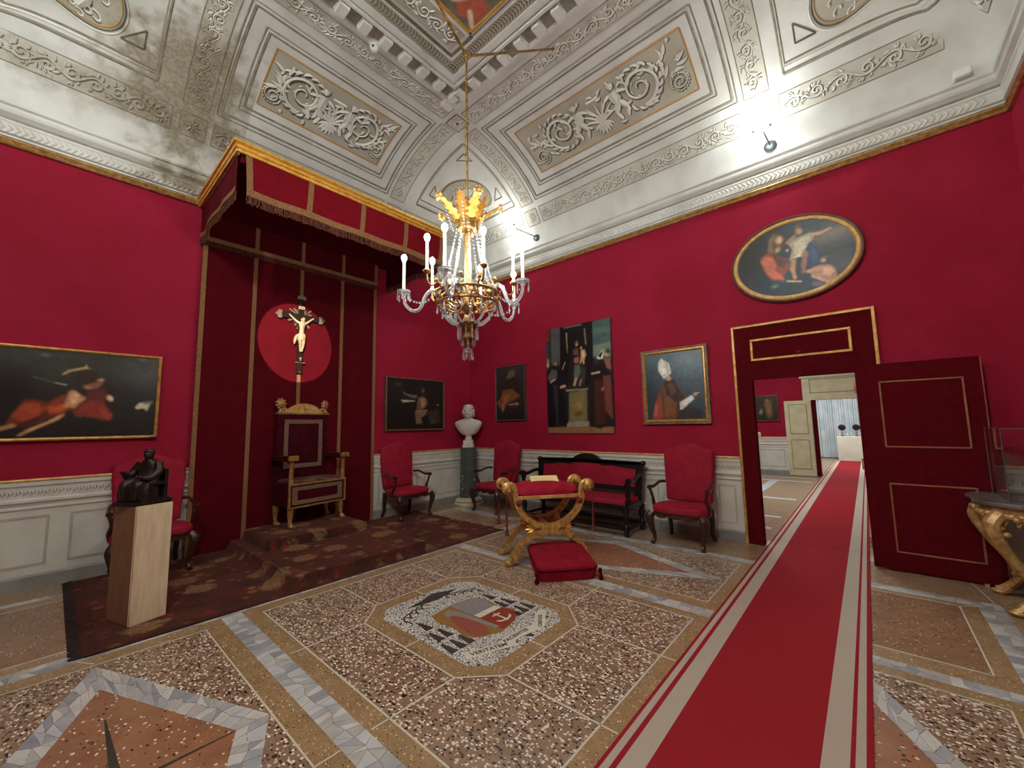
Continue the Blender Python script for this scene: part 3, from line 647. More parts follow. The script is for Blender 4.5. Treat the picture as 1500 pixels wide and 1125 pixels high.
# corner spandrels with round medallions
for sx,sy in ((-1,1),(1,1),(-1,-1),(1,-1)):
    X0,Y0=(-A if sx<0 else XR),(BY if sy>0 else YB)
    cm=lambda a,c,o,X0=X0,Y0=Y0,sx=sx,sy=sy: vmap(X0-sx*a,Y0-sy*c,o)
    b=B()
    for w,k,m in ((.03,.42,m_pline),(.016,.47,m_plight),(.02,.50,m_pmould)):
        b=B()
        for p,q in (((k,1.9-k*.3),(1.9-k*.3,1.9-k*.3)),((1.9-k*.3,1.9-k*.3),(1.9-k*.3,k)),((1.9-k*.3,k),(k+.1,k)),((k+.1,k),(k,k+.1)),((k,k+.1),(k,1.9-k*.3))): b.ribbon(cm,seg(p,q,18),w,.008,.002)
        obj('spandrel_moulding',b,m,ceil)
    def circ(r,n=48): return [(1.02+r*(.62*cos(t)/1.414-1.0*sin(t)/1.414),1.02+r*(.62*cos(t)/1.414+1.0*sin(t)/1.414)) for t in [2*PI*i/n for i in range(n+1)]]
    b=B(); R_=.50
    for rr,(m,w) in ((R_,(m_pdark,.016)),(R_-.03,(m_pgilt,.012)),(R_+.03,(m_plight,.016))):
        b=B(); b.ribbon(cm,circ(rr),w,.01,.003); obj('medallion_ring',b,m,ceil)
    b=B(); b.grid(24,5,lambda a,c:cm(*[(1.02+(R_*c+.001)*(.62*cos(2*PI*a)/1.414-sin(2*PI*a)/1.414)),(1.02+(R_*c+.001)*(.62*cos(2*PI*a)/1.414+sin(2*PI*a)/1.414))],.003)); obj('medallion_field',b,m_pfield,ceil)
    # grisaille seated figure and clouds in the medallion
    def med(u,v,o): # u along the corner, v up
        e=u/1.414; f=v*.62/1.414; return cm(1.02-e+f,1.02+e+f,o)
    bl,bd=B(),B()
    for p,q,w in (((-.02,.34),(-.02,.24),.11),((-.04,.22),(0,-.06),.2),((0,-.04),(.2,-.02),.14),((.2,-.02),(.24,-.26),.11),((-.1,.16),(-.26,.02),.07),((-.26,.02),(-.2,-.16),.06),((.06,.14),(.2,.1),.07),((-.06,-.1),(-.24,-.2),.16),((.0,-.14),(.1,-.3),.14)):
        pts=[(p[0]+(q[0]-p[0])*i/4,p[1]+(q[1]-p[1])*i/4) for i in range(5)]; wl=[w*k for k in (.6,1,1.05,.95,.6)]
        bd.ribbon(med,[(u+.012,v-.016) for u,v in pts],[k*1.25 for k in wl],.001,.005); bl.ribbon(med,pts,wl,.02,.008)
    for k in range(7): 
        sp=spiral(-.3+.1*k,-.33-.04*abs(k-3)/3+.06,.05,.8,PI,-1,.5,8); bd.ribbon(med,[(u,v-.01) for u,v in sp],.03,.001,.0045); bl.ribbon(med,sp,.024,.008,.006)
    for T_ in (((1.62,1.62),(1.62,1.42),(1.42,1.62)),((.62,1.62),(.62,1.42),(.8,1.62)),((1.62,.62),(1.42,.62),(1.62,.8))):
        for k in range(3): bd.ribbon(cm,seg(T_[k],T_[(k+1)%3],6),.018,.003,.004)
    for k in range(26):
        q_=rng.uniform(-.42,.42); y_=rng.uniform(-.42,-.08) if k<18 else rng.uniform(-.1,.3)
        if q_*q_+y_*y_>.17: continue
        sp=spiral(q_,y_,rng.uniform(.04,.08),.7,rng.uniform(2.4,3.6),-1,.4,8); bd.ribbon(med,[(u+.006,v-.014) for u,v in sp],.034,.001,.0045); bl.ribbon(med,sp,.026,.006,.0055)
    finish(bl,bd,'medallion_figure')
    # rosette square where frieze and ribs cross
    cxs=X0-sx*2.035; cys=Y0-sy*2.13
    fm=lambda u,v,o: vmap(u,v,o)
    b=B(); b.grid(4,4,lambda a,c:fm(cxs-.135+.27*a,cys-.135+.27*c,.003)); obj('rosette_field',b,m_pfield2,ceil)
    b=B(); frame(b,fm,cxs-.135,cxs+.135,cys-.135,cys+.135,.016,.01); obj('rosette_frame',b,m_pdark,ceil)
    bl,bd=B(),B()
    for k in range(8):
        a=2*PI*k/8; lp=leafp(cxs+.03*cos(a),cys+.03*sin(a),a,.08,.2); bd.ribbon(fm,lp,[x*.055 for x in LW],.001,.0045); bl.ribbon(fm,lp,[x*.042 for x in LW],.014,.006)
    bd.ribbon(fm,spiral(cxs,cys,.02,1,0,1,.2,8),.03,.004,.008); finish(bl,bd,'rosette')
# ---- flat crown: modillion ring, guilloche, scroll friezes and fresco
ZF=6.5
def ring(name,d1a,d2a,w,h,mat,parent=None):
    """raised rectangular border at distance d1 from side walls, d2 from the other pair"""
    b=B(); x0_,x1_,y0_,y1_=-A+d1a,XR-d1a,YB+d2a,BY-d2a
    for (p,q,r,s) in ((x0_,x1_,y0_,y0_+w),(x0_,x1_,y1_-w,y1_),(x0_,x0_+w,y0_+w,y1_-w),(x1_-w,x1_,y0_+w,y1_-w)): b.box(p,q,r,s,ZF-h,ZF+.01)
    return obj(name,b,mat,parent or ceil,smooth=0)
ring('crown_band',2.28,2.36,.045,.02,m_vault); ring('crown_recess',2.34,2.42,.22,.006,m_pline); ring('crown_cornice',2.545,2.63,.035,.05,m_vault); ring('crown_band',2.6,2.69,.09,.03,m_vault)
ring('guilloche_field',2.70,2.79,.14,.012,m_pfield); ring('crown_band',2.85,2.94,.03,.024,m_vault); ring('crown_line',2.90,2.99,.012,.03,m_pdark)
bb=B(); bb.box(-.055,.055,-.075,.085,-.075,0); bb.box(-.065,.065,-.085,.085,-.02,0); bb.box(-.03,.03,-.083,-.07,-.06,-.02); br0=obj('bracket',bb,m_plight,ceil,smooth=0); brme=br0.data
first=True
def bracket(x,y,rz):
    global first
    if first: br0.location=(x,y,ZF-.003); br0.rotation_euler=(0,0,rz); first=False
    else: shared('bracket',brme,ceil,(x,y,ZF-.003),(0,0,rz))
nb=13
for i in range(nb):
    x=XC+(i-6)*.292
    bracket(x,BY-2.51,PI); bracket(x,YB+2.51,0)
for i in range(9):
    y=(BY+YB)/2+(i-4)*.285
    bracket(-A+2.44,y,-PI/2); bracket(XR-2.44,y,PI/2)
b=B()
for sgn,Y in ((1,BY-2.86),(-1,YB+2.86)):
    for i in range(int((A+XR-5.5)/.045)):
        u=-A+2.74+i*.045
        for s in (-1,1): b.ribbon(lambda p,q,o:(p,q,ZF-.012-o),[(u,Y+s*.055),(u+.03,Y+s*.02),(u+.015,Y-s*.01)],[.01,.018,.006],.006)
for sgn,X in ((1,-A+2.77),(-1,XR-2.77)):
    for i in range(int((BY-YB-5.6)/.045)):
        u=YB+2.84+i*.045
        for s in (-1,1): b.ribbon(lambda p,q,o:(q,p,ZF-.012-o),[(u,X+s*.055),(u+.03,X+s*.02),(u+.015,X-s*.01)],[.01,.018,.006],.006)
obj('guilloche',b,m_pdark,ceil)['kind']='stuff'
bl,bd=B(),B()
for X in (-A+3.1,XR-3.1):
    b=B(); b.box(X-.15,X+.15,YB+3.05,BY-3.05,ZF-.006,ZF); obj('frieze_field',b,m_pfield,ceil,smooth=0)
    scroll_band(bl,bd,lambda u,v,o:(v,u,ZF-.006-o),YB+3.08,BY-3.08,X-.13,X+.13,.42,1.4)
finish(bl,bd,'crown_rinceau')
# ------------------------------------------------------------------ paintings
def paint(nx,ny,ops,seed=1,dark=1.0):
    r=np.random.default_rng(seed); X,Y=np.meshgrid(np.linspace(0,1,nx),np.linspace(0,1,ny)); asp=(ny-1)/(nx-1)
    I=np.zeros((ny,nx,3))
    def blur(m,k):
        for _ in range(k):
            m=(m+np.roll(m,1,0)+np.roll(m,-1,0)+np.roll(m,1,1)+np.roll(m,-1,1))/5
        return m
    def comp(m,c,a=1):
        I[:]=I*(1-m[...,None]*a)+np.array(c,float)*m[...,None]*a
    for op in ops:
        k=op[0]
        if k=='g':
            t=Y[...,None]; I[:]=np.array(op[2],float)*(1-t)+np.array(op[1],float)*t
        elif k=='e':
            _,cx,cy,rx,ry,rot,c=op[:7]; soft=op[7] if len(op)>7 else .35
            a=math.radians(rot); dx=X-cx; dy=(Y-cy)*asp; u=(dx*cos(a)+dy*sin(a))/rx; v=(-dx*sin(a)+dy*cos(a))/(ry*asp)
            comp(np.clip((1-np.sqrt(u*u+v*v))/soft,0,1),c)
        elif k=='p':
            pts,c=op[1],op[2]; s=op[3] if len(op)>3 else 1; m=np.zeros((ny,nx),bool); n=len(pts)
            for i in range(n):
                x1_,y1_=pts[i]; x2_,y2_=pts[(i+1)%n]
                if y1_==y2_: continue
                cnd=((y1_>Y)!=(y2_>Y))&(X<(x2_-x1_)*(Y-y1_)/(y2_-y1_)+x1_); m^=cnd
            comp(blur(m.astype(float),s),c)
        elif k=='l':
            _,p,q,w,c=op[:5]; soft=op[5] if len(op)>5 else .5
            dx,dy=q[0]-p[0],(q[1]-p[1])*asp; l2=dx*dx+dy*dy; t=np.clip(((X-p[0])*dx+(Y-p[1])*asp*dy)/l2,0,1)
            d=np.hypot(X-p[0]-t*dx,(Y-p[1])*asp-t*dy); comp(np.clip((1-d/w)/soft,0,1),c)
    n=blur(r.normal(0,1,(ny,nx)),3)*2.2+blur(r.normal(0,1,(ny,nx)),25)*6
    I*= (1+.05*n[...,None]); I=np.clip(I*dark,0,255)/255
    return np.where(I<=.04045,I/12.92,((I+.055)/1.055)**2.4)
g=NB('oil_paint',.38); at=g.n('ShaderNodeAttribute',attribute_name='paint'); g.base(at.outputs['Color']); g.bump(g.noise(g.pos(),140,2),.06,.003); m_oil=g.m; m_oil.node_tree.nodes['Principled BSDF'].inputs['Specular IOR Level'].default_value=.3
g=NB('fresco_paint',.8); at=g.n('ShaderNodeAttribute',attribute_name='paint'); g.base(at.outputs['Color']); m_fresco=g.m
def canvas(name,fn,nx,ny,I,mat,parent,oval=False):
    vs=[fn(i/(nx-1),j/(ny-1)) for j in range(ny) for i in range(nx)]
    fs=[]
    for j in range(ny-1):
        for i in range(nx-1):
            if oval and ((i+.5)/(nx-1)-.5)**2+((j+.5)/(ny-1)-.5)**2>.25: continue
            fs.append((j*nx+i,j*nx+i+1,(j+1)*nx+i+1,(j+1)*nx+i))
    me=bpy.data.meshes.new(name); me.from_pydata(vs,[],fs); at=me.attributes.new('paint','FLOAT_COLOR','POINT')
    at.data.foreach_set('color',np.concatenate([I.reshape(-1,3),np.ones((nx*ny,1))],1).ravel().astype(np.float32)); me.materials.append(mat)
    o=bpy.data.objects.new(name,me); COL.objects.link(o); o.parent=parent; return o
def picture(name,label,fn,t0,t1,z0,z1,ops,prof,fmat,res=.008,o=.045,seed=1,cat='painting',extra=None,o0=.0):
    r=thing(name,label,cat,fn((t0+t1)/2,z0,o0)); inv=Vector(fn((t0+t1)/2,z0,o0))
    f=lambda t,z,k: tuple(Vector(fn(t,z,k+o0))-inv)
    fw=prof[-1][0] if prof else 0
    nx=int((t1-t0)/res)+2; ny=int((z1-z0)/res)+2
    a0,a1,b0,b1=t0+fw*.9,t1-fw*.9,z0+fw*.9,z1-fw*.9
    canvas('canvas',lambda u,v:f(a0+(a1-a0)*u,b0+(b1-b0)*v,o),nx,ny,paint(nx,ny,ops,seed),m_oil,r)
    b=B(); b.add([f(t,z,k) for k in (.004,o-.002) for z in (b0,b1) for t in (a0,a1)],[(0,1,3,2),(4,6,7,5),(0,4,5,1),(2,3,7,6),(0,2,6,4),(1,5,7,3)]); obj('stretcher',b,m_wood,r,smooth=0)
    if prof:   # prof: (inset from outer edge, depth) from outside to inside
        for m_,pf in fmat:
            b=B(); vs=[]
            P=[(pf[0][0],.002)]+list(pf)+[(pf[-1][0],.002)]
            for ins,dep in P:
                vs+=[f(t0+ins,z0+ins,dep),f(t1-ins,z0+ins,dep),f(t1-ins,z1-ins,dep),f(t0+ins,z1-ins,dep)]
            n=len(P); b.add(vs,[(i*4+k,i*4+(k+1)%4,((i+1)%n)*4+(k+1)%4,((i+1)%n)*4+k) for i in range(n) for k in range(4)]); obj('frame',b,m_,r,smooth=30)
    if extra: extra(r,f)
    return r
m_pgold=M('picture_gilt',(206,158,88),.4,.5,(170,118,56),16,4,bump=.15,bscale=50); m_pbrown=M('picture_frame_brown',(110,72,48),.5,.05,(84,52,34),14,4)
m_blackp=M('black_tag',(20,20,20),.5)
SK=(214,168,118)
OPS={}
OPS['oval']=[('g',(62,66,68),(44,48,54)),('e',0.12,0.5,0.35,0.6,0,(46,42,36),0.9),('e',0.85,0.72,0.35,0.25,0,(136,128,114),0.95),('e',0.7,0.95,0.3,0.2,0,(84,98,106),0.95),('p',[(0.794,0.435),(0.857,0.489),(0.951,0.475),(0.961,0.293),(0.871,0.225),(0.785,0.282)],(70,68,70),6),('p',[(0.227,0.388),(0.142,0.172),(0.298,0.04),(0.647,0.041),(0.641,0.202),(0.445,0.201)],(36,48,58),4),('e',0.331,0.176,0.055,0.045,0,(78,140,128),0.9),('p',[(0.387,0.4),(0.448,0.268),(0.444,0.188),(0.306,0.205)],(52,72,84),4),('p',[(0.306,0.87),(0.346,0.925),(0.414,0.895),(0.453,0.807),(0.437,0.688),(0.364,0.605),(0.286,0.651)],(92,70,52),3),('p',[(0.313,0.825),(0.353,0.893),(0.378,0.881),(0.345,0.755),(0.346,0.612),(0.296,0.674)],(128,104,78),3),('p',[(0.218,0.576),(0.249,0.636),(0.313,0.654),(0.396,0.565),(0.461,0.511),(0.471,0.37),(0.417,0.307),(0.42,0.223),(0.309,0.26),(0.261,0.361)],(150,72,50),3),('p',[(0.227,0.559),(0.266,0.615),(0.328,0.592),(0.365,0.465),(0.341,0.347),(0.28,0.355)],(206,112,80),3),('p',[(0.271,0.371),(0.351,0.386),(0.399,0.312),(0.42,0.23),(0.328,0.281)],(214,116,84),3),('p',[(0.313,0.654),(0.396,0.565),(0.46,0.485),(0.42,0.389),(0.373,0.462),(0.344,0.571)],(96,56,38),3),('e',0.398,0.796,0.045,0.085,0,(214,172,128),0.7),('e',0.413,0.796,0.028,0.06,0,(232,196,150),0.9),('e',0.383,0.809,0.008,0.008,0,(110,76,56),0.9),('e',0.422,0.799,0.008,0.008,0,(110,76,56),0.9),('e',0.404,0.737,0.014,0.008,0,(160,84,70),0.9),('e',0.384,0.667,0.035,0.06,-20,(196,150,112),0.8),('e',0.464,0.628,0.02,0.03,0,(220,176,136),0.7),('p',[(0.636,0.687),(0.702,0.578),(0.728,0.409),(0.688,0.344),(0.625,0.341),(0.61,0.508)],(44,60,88),3),('p',[(0.65,0.64),(0.693,0.556),(0.701,0.42),(0.653,0.41)],(62,82,112),3),('l',(0.511,0.492),(0.495,0.361),0.036,(196,148,108),0.7),('l',(0.495,0.361),(0.509,0.234),0.026,(206,160,118),0.7),('l',(0.445,0.211),(0.551,0.172),0.016,(220,180,136),0.7),('l',(0.612,0.534),(0.587,0.381),0.034,(170,116,92),0.7),('l',(0.587,0.381),(0.582,0.29),0.026,(150,100,80),0.7),('p',[(0.466,0.745),(0.543,0.761),(0.667,0.795),(0.691,0.718),(0.634,0.634),(0.585,0.491),(0.524,0.507),(0.468,0.468),(0.502,0.62)],(176,164,136),2),('p',[(0.523,0.707),(0.608,0.754),(0.673,0.765),(0.627,0.651),(0.572,0.551),(0.514,0.546)],(214,204,172),3),('p',[(0.478,0.505),(0.53,0.539),(0.582,0.573),(0.569,0.497),(0.512,0.505)],(226,216,184),2),('l',(0.474,0.728),(0.528,0.789),0.03,(176,130,98),0.7),('e',0.569,0.851,0.042,0.065,0,(206,158,116),0.7),('e',0.58,0.834,0.026,0.045,0,(226,180,138),0.9),('e',0.564,0.918,0.042,0.03,0,(140,96,64),0.8),('e',0.576,0.836,0.007,0.007,0,(96,64,48),0.9),('l',(0.68,0.756),(0.751,0.751),0.026,(210,164,124),0.7),('l',(0.751,0.751),(0.814,0.781),0.018,(216,172,132),0.7),('p',[(0.711,0.336),(0.78,0.324),(0.828,0.254),(0.836,0.135),(0.772,0.072),(0.702,0.174),(0.65,0.226),(0.606,0.281),(0.664,0.327)],(190,138,106),3),('p',[(0.732,0.301),(0.793,0.293),(0.819,0.219),(0.777,0.155),(0.728,0.211)],(226,178,142),4),('l',(0.614,0.285),(0.701,0.287),0.026,(206,156,120),0.7),('l',(0.65,0.212),(0.759,0.103),0.024,(210,164,128),0.7),('e',0.742,0.39,0.034,0.05,0,(214,166,128),0.7),('e',0.763,0.422,0.035,0.035,0,(110,84,64),0.8),('l',(0.793,0.488),(0.825,0.579),0.005,(96,74,54),0.7),('l',(0.824,0.567),(0.87,0.587),0.005,(96,74,54),0.7),('p',[(0.638,0.149),(0.729,0.106),(0.71,0.047),(0.642,0.082)],(104,88,100),4)]
OPS['bishop']=[('g',(84,100,106),(50,58,64)),('e',0.75,0.9,0.45,0.35,0,(112,128,130),0.95),('e',0.05,0.4,0.3,0.5,0,(44,52,58),0.95),('p',[(0.161,0.271),(0.222,0.433),(0.343,0.562),(0.451,0.5),(0.615,0.41),(0.726,0.273),(0.587,0.004),(0.102,0.013)],(104,60,38),3),('p',[(0.102,0.013),(0.143,0.244),(0.251,0.376),(0.282,0.266),(0.266,0.01)],(150,66,52),4),('p',[(0.111,0.054),(0.148,0.217),(0.191,0.27),(0.19,0.052)],(176,88,72),4),('p',[(0.323,0.481),(0.449,0.474),(0.563,0.307),(0.483,0.045),(0.326,0.049)],(122,76,46),4),('p',[(0.535,0.361),(0.711,0.274),(0.619,0.042),(0.548,0.097)],(70,44,32),4),('e',0.411,0.616,0.075,0.055,-10,(190,136,100),0.6),('e',0.427,0.623,0.045,0.035,0,(216,164,126),0.9),('e',0.383,0.629,0.012,0.008,0,(70,44,32),0.9),('e',0.454,0.635,0.012,0.008,0,(70,44,32),0.9),('e',0.422,0.594,0.012,0.016,0,(226,176,138),0.9),('p',[(0.321,0.576),(0.377,0.586),(0.423,0.566),(0.505,0.604),(0.559,0.493),(0.671,0.328),(0.513,0.256),(0.363,0.384)],(66,44,32),4),('p',[(0.374,0.532),(0.485,0.538),(0.538,0.414),(0.44,0.34)],(92,66,48),5),('p',[(0.303,0.928),(0.442,0.839),(0.47,0.687),(0.331,0.611),(0.232,0.749),(0.249,0.872)],(214,208,196),2),('p',[(0.304,0.895),(0.378,0.846),(0.384,0.694),(0.309,0.668),(0.262,0.76)],(236,232,222),3),('l',(0.396,0.857),(0.405,0.671),0.008,(176,166,146),0.7),('e',0.365,0.792,0.015,0.014,0,(150,110,84),0.8),('l',(0.307,0.66),(0.471,0.701),0.012,(196,184,160),0.7),('p',[(0.577,0.254),(0.791,0.354),(0.836,0.294),(0.722,0.216),(0.648,0.146),(0.581,0.143)],(206,200,188),2),('p',[(0.619,0.252),(0.789,0.322),(0.8,0.283),(0.661,0.197)],(232,228,216),3),('e',0.849,0.358,0.05,0.035,10,(196,142,108),0.6),('l',(0.85,0.371),(0.918,0.38),0.013,(206,152,118),0.7),('e',0.834,0.341,0.03,0.02,0,(170,116,88),0.8),('p',[(0.51,0.005),(0.549,0.109),(0.705,0.19),(0.905,0.125),(0.966,-0.003)],(52,46,46),5),('l',(0.737,0.221),(0.905,0.125),0.008,(26,24,26),0.7)]
OPS['recline']=[('g',(54,52,46),(30,26,22)),('e',0.95,0.8,0.25,0.3,0,(74,72,66),0.95),('e',0.55,0.8,0.3,0.3,0,(54,58,42),0.95),('e',0.33,0.5,0.2,0.4,0,(22,16,14),0.9),('e',0.7,0.5,0.2,0.3,0,(40,34,26),0.95),('e',0.488,0.94,0.03,0.035,0,(96,100,88),0.9),('e',0.913,0.978,0.03,0.02,0,(100,98,92),0.9),('p',[(0.359,0.153),(0.383,0.288),(0.423,0.44),(0.471,0.431),(0.516,0.395),(0.572,0.504),(0.591,0.492),(0.595,0.373),(0.639,0.322),(0.579,0.28),(0.509,0.202),(0.447,0.127),(0.385,0.116)],(112,46,24),4),('p',[(0.381,0.24),(0.417,0.377),(0.459,0.404),(0.505,0.331),(0.477,0.24),(0.424,0.177)],(164,68,34),5),('p',[(0.504,0.343),(0.557,0.398),(0.596,0.346),(0.579,0.294),(0.525,0.266)],(186,84,40),5),('p',[(0.516,0.409),(0.563,0.477),(0.582,0.492),(0.575,0.412),(0.536,0.344)],(140,54,30),5),('p',[(0.392,0.14),(0.466,0.214),(0.516,0.266),(0.479,0.189),(0.426,0.128)],(70,30,18),4),('l',(0.345,0.106),(0.388,0.14),0.02,(170,122,84),0.7),('p',[(0.404,0.03),(0.439,0.096),(0.511,0.176),(0.577,0.28),(0.587,0.257),(0.563,0.202),(0.47,0.089),(0.417,0.016)],(186,132,90),3),('p',[(0.444,0.095),(0.519,0.183),(0.575,0.267),(0.572,0.234),(0.511,0.157),(0.453,0.076)],(218,170,120),4),('p',[(0.583,0.452),(0.59,0.526),(0.607,0.568),(0.638,0.51),(0.674,0.458),(0.651,0.403),(0.629,0.335),(0.573,0.346)],(190,138,96),4),('p',[(0.596,0.493),(0.613,0.534),(0.639,0.484),(0.632,0.402),(0.604,0.386)],(224,176,128),5),('e',0.642,0.476,0.006,0.01,0,(150,90,64),0.9),('p',[(0.582,0.611),(0.629,0.767),(0.688,0.791),(0.721,0.727),(0.693,0.625),(0.644,0.619),(0.608,0.561)],(52,40,24),5),('p',[(0.584,0.559),(0.634,0.631),(0.646,0.565),(0.608,0.561)],(40,44,24),5),('p',[(0.649,0.606),(0.698,0.654),(0.721,0.712),(0.74,0.686),(0.737,0.63),(0.71,0.572),(0.671,0.554)],(140,90,68),4),('e',0.727,0.685,0.022,0.03,20,(196,140,110),0.8),('e',0.67,0.588,0.03,0.03,0,(170,116,88),0.9),('p',[(0.666,0.54),(0.751,0.59),(0.77,0.466),(0.717,0.379),(0.671,0.404)],(96,44,36),4),('p',[(0.642,0.402),(0.739,0.45),(0.798,0.243),(0.779,0.18),(0.722,0.214),(0.666,0.242),(0.617,0.281)],(132,50,34),5),('p',[(0.733,0.353),(0.787,0.27),(0.784,0.201),(0.746,0.242)],(168,66,46),6),('p',[(0.617,0.295),(0.664,0.322),(0.657,0.214),(0.628,0.242)],(120,60,52),5),('e',0.774,0.466,0.022,0.06,25,(206,178,124),0.6),('e',0.778,0.467,0.012,0.045,25,(232,206,150),0.9),('p',[(0.555,0.728),(0.581,0.786),(0.647,0.831),(0.658,0.874),(0.664,0.828),(0.679,0.816),(0.648,0.805),(0.591,0.76),(0.564,0.719)],(196,158,106),2),('p',[(0.895,0.359),(0.913,0.418),(0.976,0.421),(0.956,0.303),(0.941,0.346),(0.904,0.331)],(206,190,156),2),('p',[(0.929,0.433),(0.987,0.452),(0.982,0.407),(0.936,0.404)],(112,106,84),4),('l',(0.526,0.631),(0.578,0.608),0.008,(140,146,134),0.7),('l',(0.449,0.685),(0.526,0.631),0.01,(70,76,64),0.7)]
OPS['altar']=[('g',(44,42,40),(34,28,24)),('p',[(-0.035,1.018),(0.091,1.009),(0.064,0.886),(-0.032,0.872)],(120,36,26),4),('p',[(0.09,1.003),(0.244,1.008),(0.239,0.636),(0.084,0.648)],(80,78,76),3),('p',[(-0.01,0.87),(0.053,0.876),(0.057,0.721),(-0.007,0.714)],(60,58,58),3),('p',[(0.742,0.991),(1.001,1.001),(0.985,0.641),(0.74,0.662)],(74,96,90),3),('p',[(0.747,0.771),(0.995,0.788),(0.986,0.662),(0.742,0.684)],(120,134,112),7),('p',[(0.756,0.923),(0.996,0.927),(0.992,0.874),(0.753,0.869)],(90,108,98),6),('p',[(0.25,1.007),(0.743,1.002),(0.725,0.425),(0.225,0.453)],(20,18,18),3),('p',[(0.333,0.939),(0.357,0.938),(0.362,0.74),(0.347,0.742)],(150,128,92),2),('p',[(0.614,0.946),(0.64,0.946),(0.652,0.791),(0.63,0.793)],(150,128,92),2),('p',[(0.293,0.996),(0.58,0.995),(0.597,0.976),(0.312,0.977)],(110,102,84),2),('p',[(0.437,0.779),(0.568,0.777),(0.631,0.616),(0.602,0.433),(0.342,0.447),(0.372,0.637)],(34,30,30),4),('p',[(0.451,0.687),(0.526,0.697),(0.532,0.636),(0.457,0.636)],(160,84,80),4),('p',[(0.456,0.619),(0.54,0.624),(0.554,0.545),(0.455,0.44),(0.442,0.53)],(84,104,86),5),('p',[(0.558,0.611),(0.628,0.584),(0.602,0.433),(0.531,0.458)],(58,52,50),5),('p',[(0.446,0.767),(0.521,0.771),(0.526,0.709),(0.452,0.715)],(116,76,48),4),('e',0.499,0.818,0.032,0.035,0,(206,158,112),0.6),('e',0.507,0.817,0.018,0.022,0,(228,184,140),0.9),('e',0.487,0.83,0.04,0.03,0,(70,52,40),0.9),('p',[(0.562,0.755),(0.621,0.755),(0.647,0.704),(0.615,0.662),(0.609,0.618),(0.586,0.62),(0.579,0.654),(0.549,0.623),(0.537,0.635),(0.559,0.7)],(196,150,110),3),('p',[(0.575,0.743),(0.616,0.739),(0.617,0.684),(0.576,0.677)],(228,186,142),4),('e',0.57,0.771,0.022,0.022,0,(210,162,120),0.7),('l',(0.446,0.441),(0.477,0.495),0.03,(196,150,112),0.7),('l',(0.529,0.436),(0.55,0.479),0.026,(150,110,84),0.7),('p',[(0.311,0.403),(0.653,0.402),(0.656,0.384),(0.316,0.383)],(134,124,100),1),('p',[(0.358,0.381),(0.635,0.383),(0.629,0.107),(0.343,0.1)],(106,100,76),2),('p',[(0.394,0.354),(0.608,0.358),(0.602,0.134),(0.382,0.127)],(126,106,60),4),('e',0.496,0.175,0.09,0.03,0,(92,56,32),0.9),('e',0.51,0.261,0.06,0.05,0,(150,134,80),0.9),('p',[(0.314,0.09),(0.343,0.105),(0.654,0.109),(0.695,0.059),(0.311,0.05)],(140,132,112),2),('p',[(-0.016,0.058),(0.995,0.057),(0.996,-0.004),(-0.009,-0.005)],(140,96,66),3),('p',[(-0.026,0.058),(0.003,0.559),(0.073,0.637),(0.205,0.638),(0.269,0.542),(0.271,0.382),(0.314,0.09),(0.147,0.063)],(22,20,22),3),('p',[(0.016,0.535),(0.093,0.612),(0.183,0.594),(0.168,0.502),(0.046,0.486)],(84,82,80),4),('p',[(0.105,0.448),(0.176,0.455),(0.176,0.068),(0.147,0.068)],(48,46,46),5),('e',0.156,0.662,0.034,0.034,0,(170,126,96),0.6),('e',0.153,0.68,0.038,0.02,0,(96,76,62),0.8),('e',0.03,0.69,0.036,0.04,0,(160,120,92),0.6),('e',0.024,0.653,0.04,0.04,0,(196,180,160),0.9),('l',(0.234,0.429),(0.294,0.438),0.03,(190,146,112),0.7),('l',(0.269,0.599),(0.311,0.659),0.016,(160,122,96),0.7),('l',(0.066,0.485),(0.139,0.51),0.018,(196,150,116),0.7),('p',[(0.651,0.065),(0.698,0.557),(0.773,0.638),(0.875,0.619),(0.952,0.518),(0.972,0.083),(0.805,0.043)],(34,26,24),3),('p',[(0.745,0.467),(0.865,0.46),(0.891,0.084),(0.739,0.074)],(70,36,26),5),('p',[(0.696,0.513),(0.789,0.615),(0.891,0.596),(0.967,0.496),(0.945,0.414),(0.834,0.505),(0.728,0.469)],(22,20,20),4),('e',0.79,0.631,0.04,0.04,0,(66,52,44),0.6),('p',[(0.783,0.659),(0.847,0.712),(0.899,0.728),(0.877,0.645),(0.817,0.643)],(222,214,192),2),('p',[(0.811,0.678),(0.891,0.724),(0.844,0.654)],(30,26,26),2),('l',(0.714,0.525),(0.819,0.532),0.022,(196,160,126),0.7),('l',(0.851,0.376),(0.895,0.406),0.022,(176,136,106),0.7),('p',[(0.885,0.65),(0.977,0.642),(0.986,0.536),(0.921,0.562)],(150,90,72),4),('p',[(0.868,0.502),(0.975,0.495),(0.987,0.113),(0.943,0.144),(0.881,0.198),(0.875,0.355)],(112,60,46),5),('e',0.933,0.686,0.04,0.036,0,(196,142,106),0.6),('e',0.951,0.706,0.045,0.03,0,(70,42,30),0.8),('e',0.923,0.681,0.02,0.02,0,(220,170,132),0.9)]
